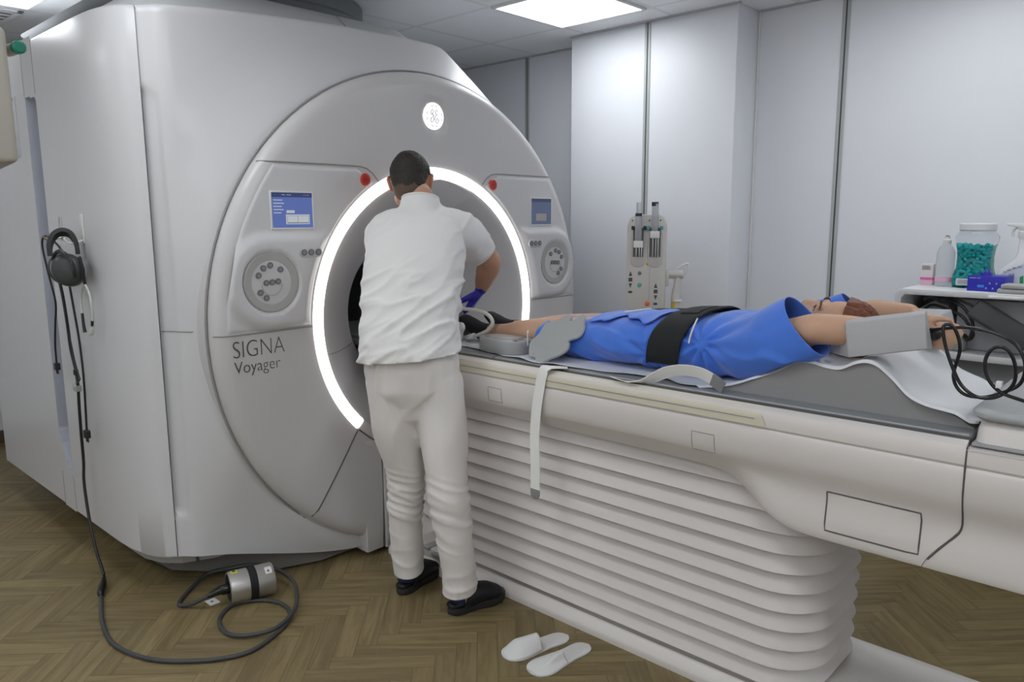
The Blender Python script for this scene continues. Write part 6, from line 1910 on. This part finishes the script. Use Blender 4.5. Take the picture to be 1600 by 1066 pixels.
c_ = hang('plug_cable', [(-3.285, 1.0, 1.225), (-3.275, 1.005, 1.12), (-3.268, 1.01, 1.02), (-3.262, 1.012, 0.92), (-3.262, 1.012, 0.82), (-3.275, 1.012, 0.70), (-3.285, 1.012, 0.62)], 0.0045, 'black cable with a double plug hanging between the thick cable and the pale loop')
B().box(-3.300, -3.270, 1.002, 1.022, 0.595, 0.628, bev=0.003).build('plug', BLACK, c_)
B().tube([(-3.277, 1.012, 0.6), (-3.277, 1.012, 0.578)], 0.003, n=8, smooth=1).tube([(-3.293, 1.012, 0.6), (-3.293, 1.012, 0.578)], 0.003, n=8, smooth=1).build('plug_pins', BLACK, c_)
c_ = B().tube([(-3.14, 1.0, 1.33), (-3.135, 1.005, 1.28), (-3.140, 1.01, 1.225)], 0.006, n=8).build('head_loop', RUBBER, None, ang=180, label='pale looped ear tube hanging right of the ear defenders', cat='tube')
PT = mat('pale_tube', (0.55, 0.55, 0.51), 0.35)
B().tube([(-3.140, 1.01, 1.225), (-3.175, 1.01, 1.205), (-3.200, 1.01, 1.16), (-3.200, 1.01, 1.10), (-3.196, 1.01, 1.06)], 0.0045, n=8).build('tube_arm', PT, c_)
B().tube([(-3.140, 1.01, 1.225), (-3.105, 1.01, 1.195), (-3.090, 1.01, 1.15), (-3.098, 1.01, 1.09), (-3.118, 1.01, 1.045)], 0.0045, n=8).build('tube_arm', PT, c_)
B().tube([(-3.200, 1.01, 1.11), (-3.196, 1.01, 1.06), (-3.188, 1.01, 1.038)], [0.005, 0.006, 0.007], n=8).build('ear_tip', BLACK, c_)
B().tube([(-3.098, 1.01, 1.09), (-3.105, 1.01, 1.07)], [0.0055, 0.0055], n=8).build('dark_sleeve', BLACK, c_)
B().tube([(-3.108, 1.01, 1.062), (-3.120, 1.01, 1.040), (-3.136, 1.01, 1.036)], [0.006, 0.009, 0.007], n=8).build('ear_tip', PT, c_)

# ================================================================ beige unit at the left edge of the view
bg = thing('beige_monitor', 'beige rounded cabinet at the far left edge, in front of the scanner flank', 'monitor', (-1.80, 0.35, 1.58))
BEI = mat('aged_beige', (0.42, 0.40, 0.345), 0.45)
Mb = Matrix.Translation((-1.70, 0.42, 1.70)) @ Matrix.Rotation(radians(-8), 4, 'Z')
def bx_(x0, x1, y0, y1, z0, z1, bev): return B().box(x0, x1, y0, y1, z0, z1, bev=bev, M=Mb)
bx_(-0.36, 0.010, -0.09, 0.03, -0.130, 0.115, 0.010).build('housing', BEI, bg)
bx_(-0.36, -0.008, -0.115, -0.088, -0.138, 0.120, 0.008).build('front_cover', BEI, bg)
pc_ = Mb @ Vector((-0.18, -0.03, 0))
B().lathe([(0.02, 1.81), (0.02, 2.50), (0.05, 2.51), (0.05, RZ - 0.001)], (pc_.x, pc_.y, 0), n=24).build('ceiling_pole', BEI, bg)
g0 = Mb @ Vector((-0.022, 0.045, 0.083))
B().lathe([(0.011, -0.03), (0.011, 0.010), (0.009, 0.012)], g0, n=20, axis=(1, 0.1, 0)).build('socket', mat('socket_ivory', (0.5, 0.48, 0.42), 0.4), bg)
B().lathe([(0.0, 0.010), (0.0115, 0.010), (0.012, 0.012), (0.012, 0.024), (0.009, 0.027), (0, 0.027)], g0, n=20, axis=(1, 0.1, 0)).build('green_plug', mat('plug_green', (0.01, 0.20, 0.14), 0.35), bg)

# ceiling vent and cable tray at the far left
vt = thing('ceiling_vent', 'square slatted air vent in the ceiling beyond the left light panel', 'vent', (-5.05, 1.2, RZ - 0.01))
b = B()
VX0, VX1, VY0, VY1 = -5.33, -4.76, 0.78, 1.36
for (a0, a1, c0, c1) in ((VX0, VX1, VY0, VY0 + 0.03), (VX0, VX1, VY1 - 0.03, VY1), (VX0, VX0 + 0.03, VY0, VY1), (VX1 - 0.03, VX1, VY0, VY1)):
    b.box(a0, a1, c0, c1, RZ - 0.010, RZ - 0.0005, bev=0.002)
b.build('frame', LF, vt)
for k in range(7):
    x = VX0 + 0.065 + k * 0.073
    B().box(x - 0.012, x + 0.012, VY0 + 0.03, VY1 - 0.03, RZ - 0.008, RZ - 0.002, bev=0.001).build('slat', LF, vt)
B().box(VX0 + 0.03, VX1 - 0.03, VY0 + 0.03, VY1 - 0.03, RZ - 0.0015, RZ - 0.0006).build('duct_opening', DARKG, vt, smooth=False)
ct = B().box(RX0 + 0.001, RX0 + 0.10, 0.6, 2.4, 2.40, 2.50, bev=0.004).build('cable_tray', mat('tray_dark', (0.08, 0.08, 0.085), 0.5), None, label='dark cable duct high on the far left wall', cat='duct')
B().box(RX0 + 0.1, RX0 + 0.112, 0.7, 2.3, 2.42, 2.455, bev=0.002).build('cover_strip', MIDG, ct)
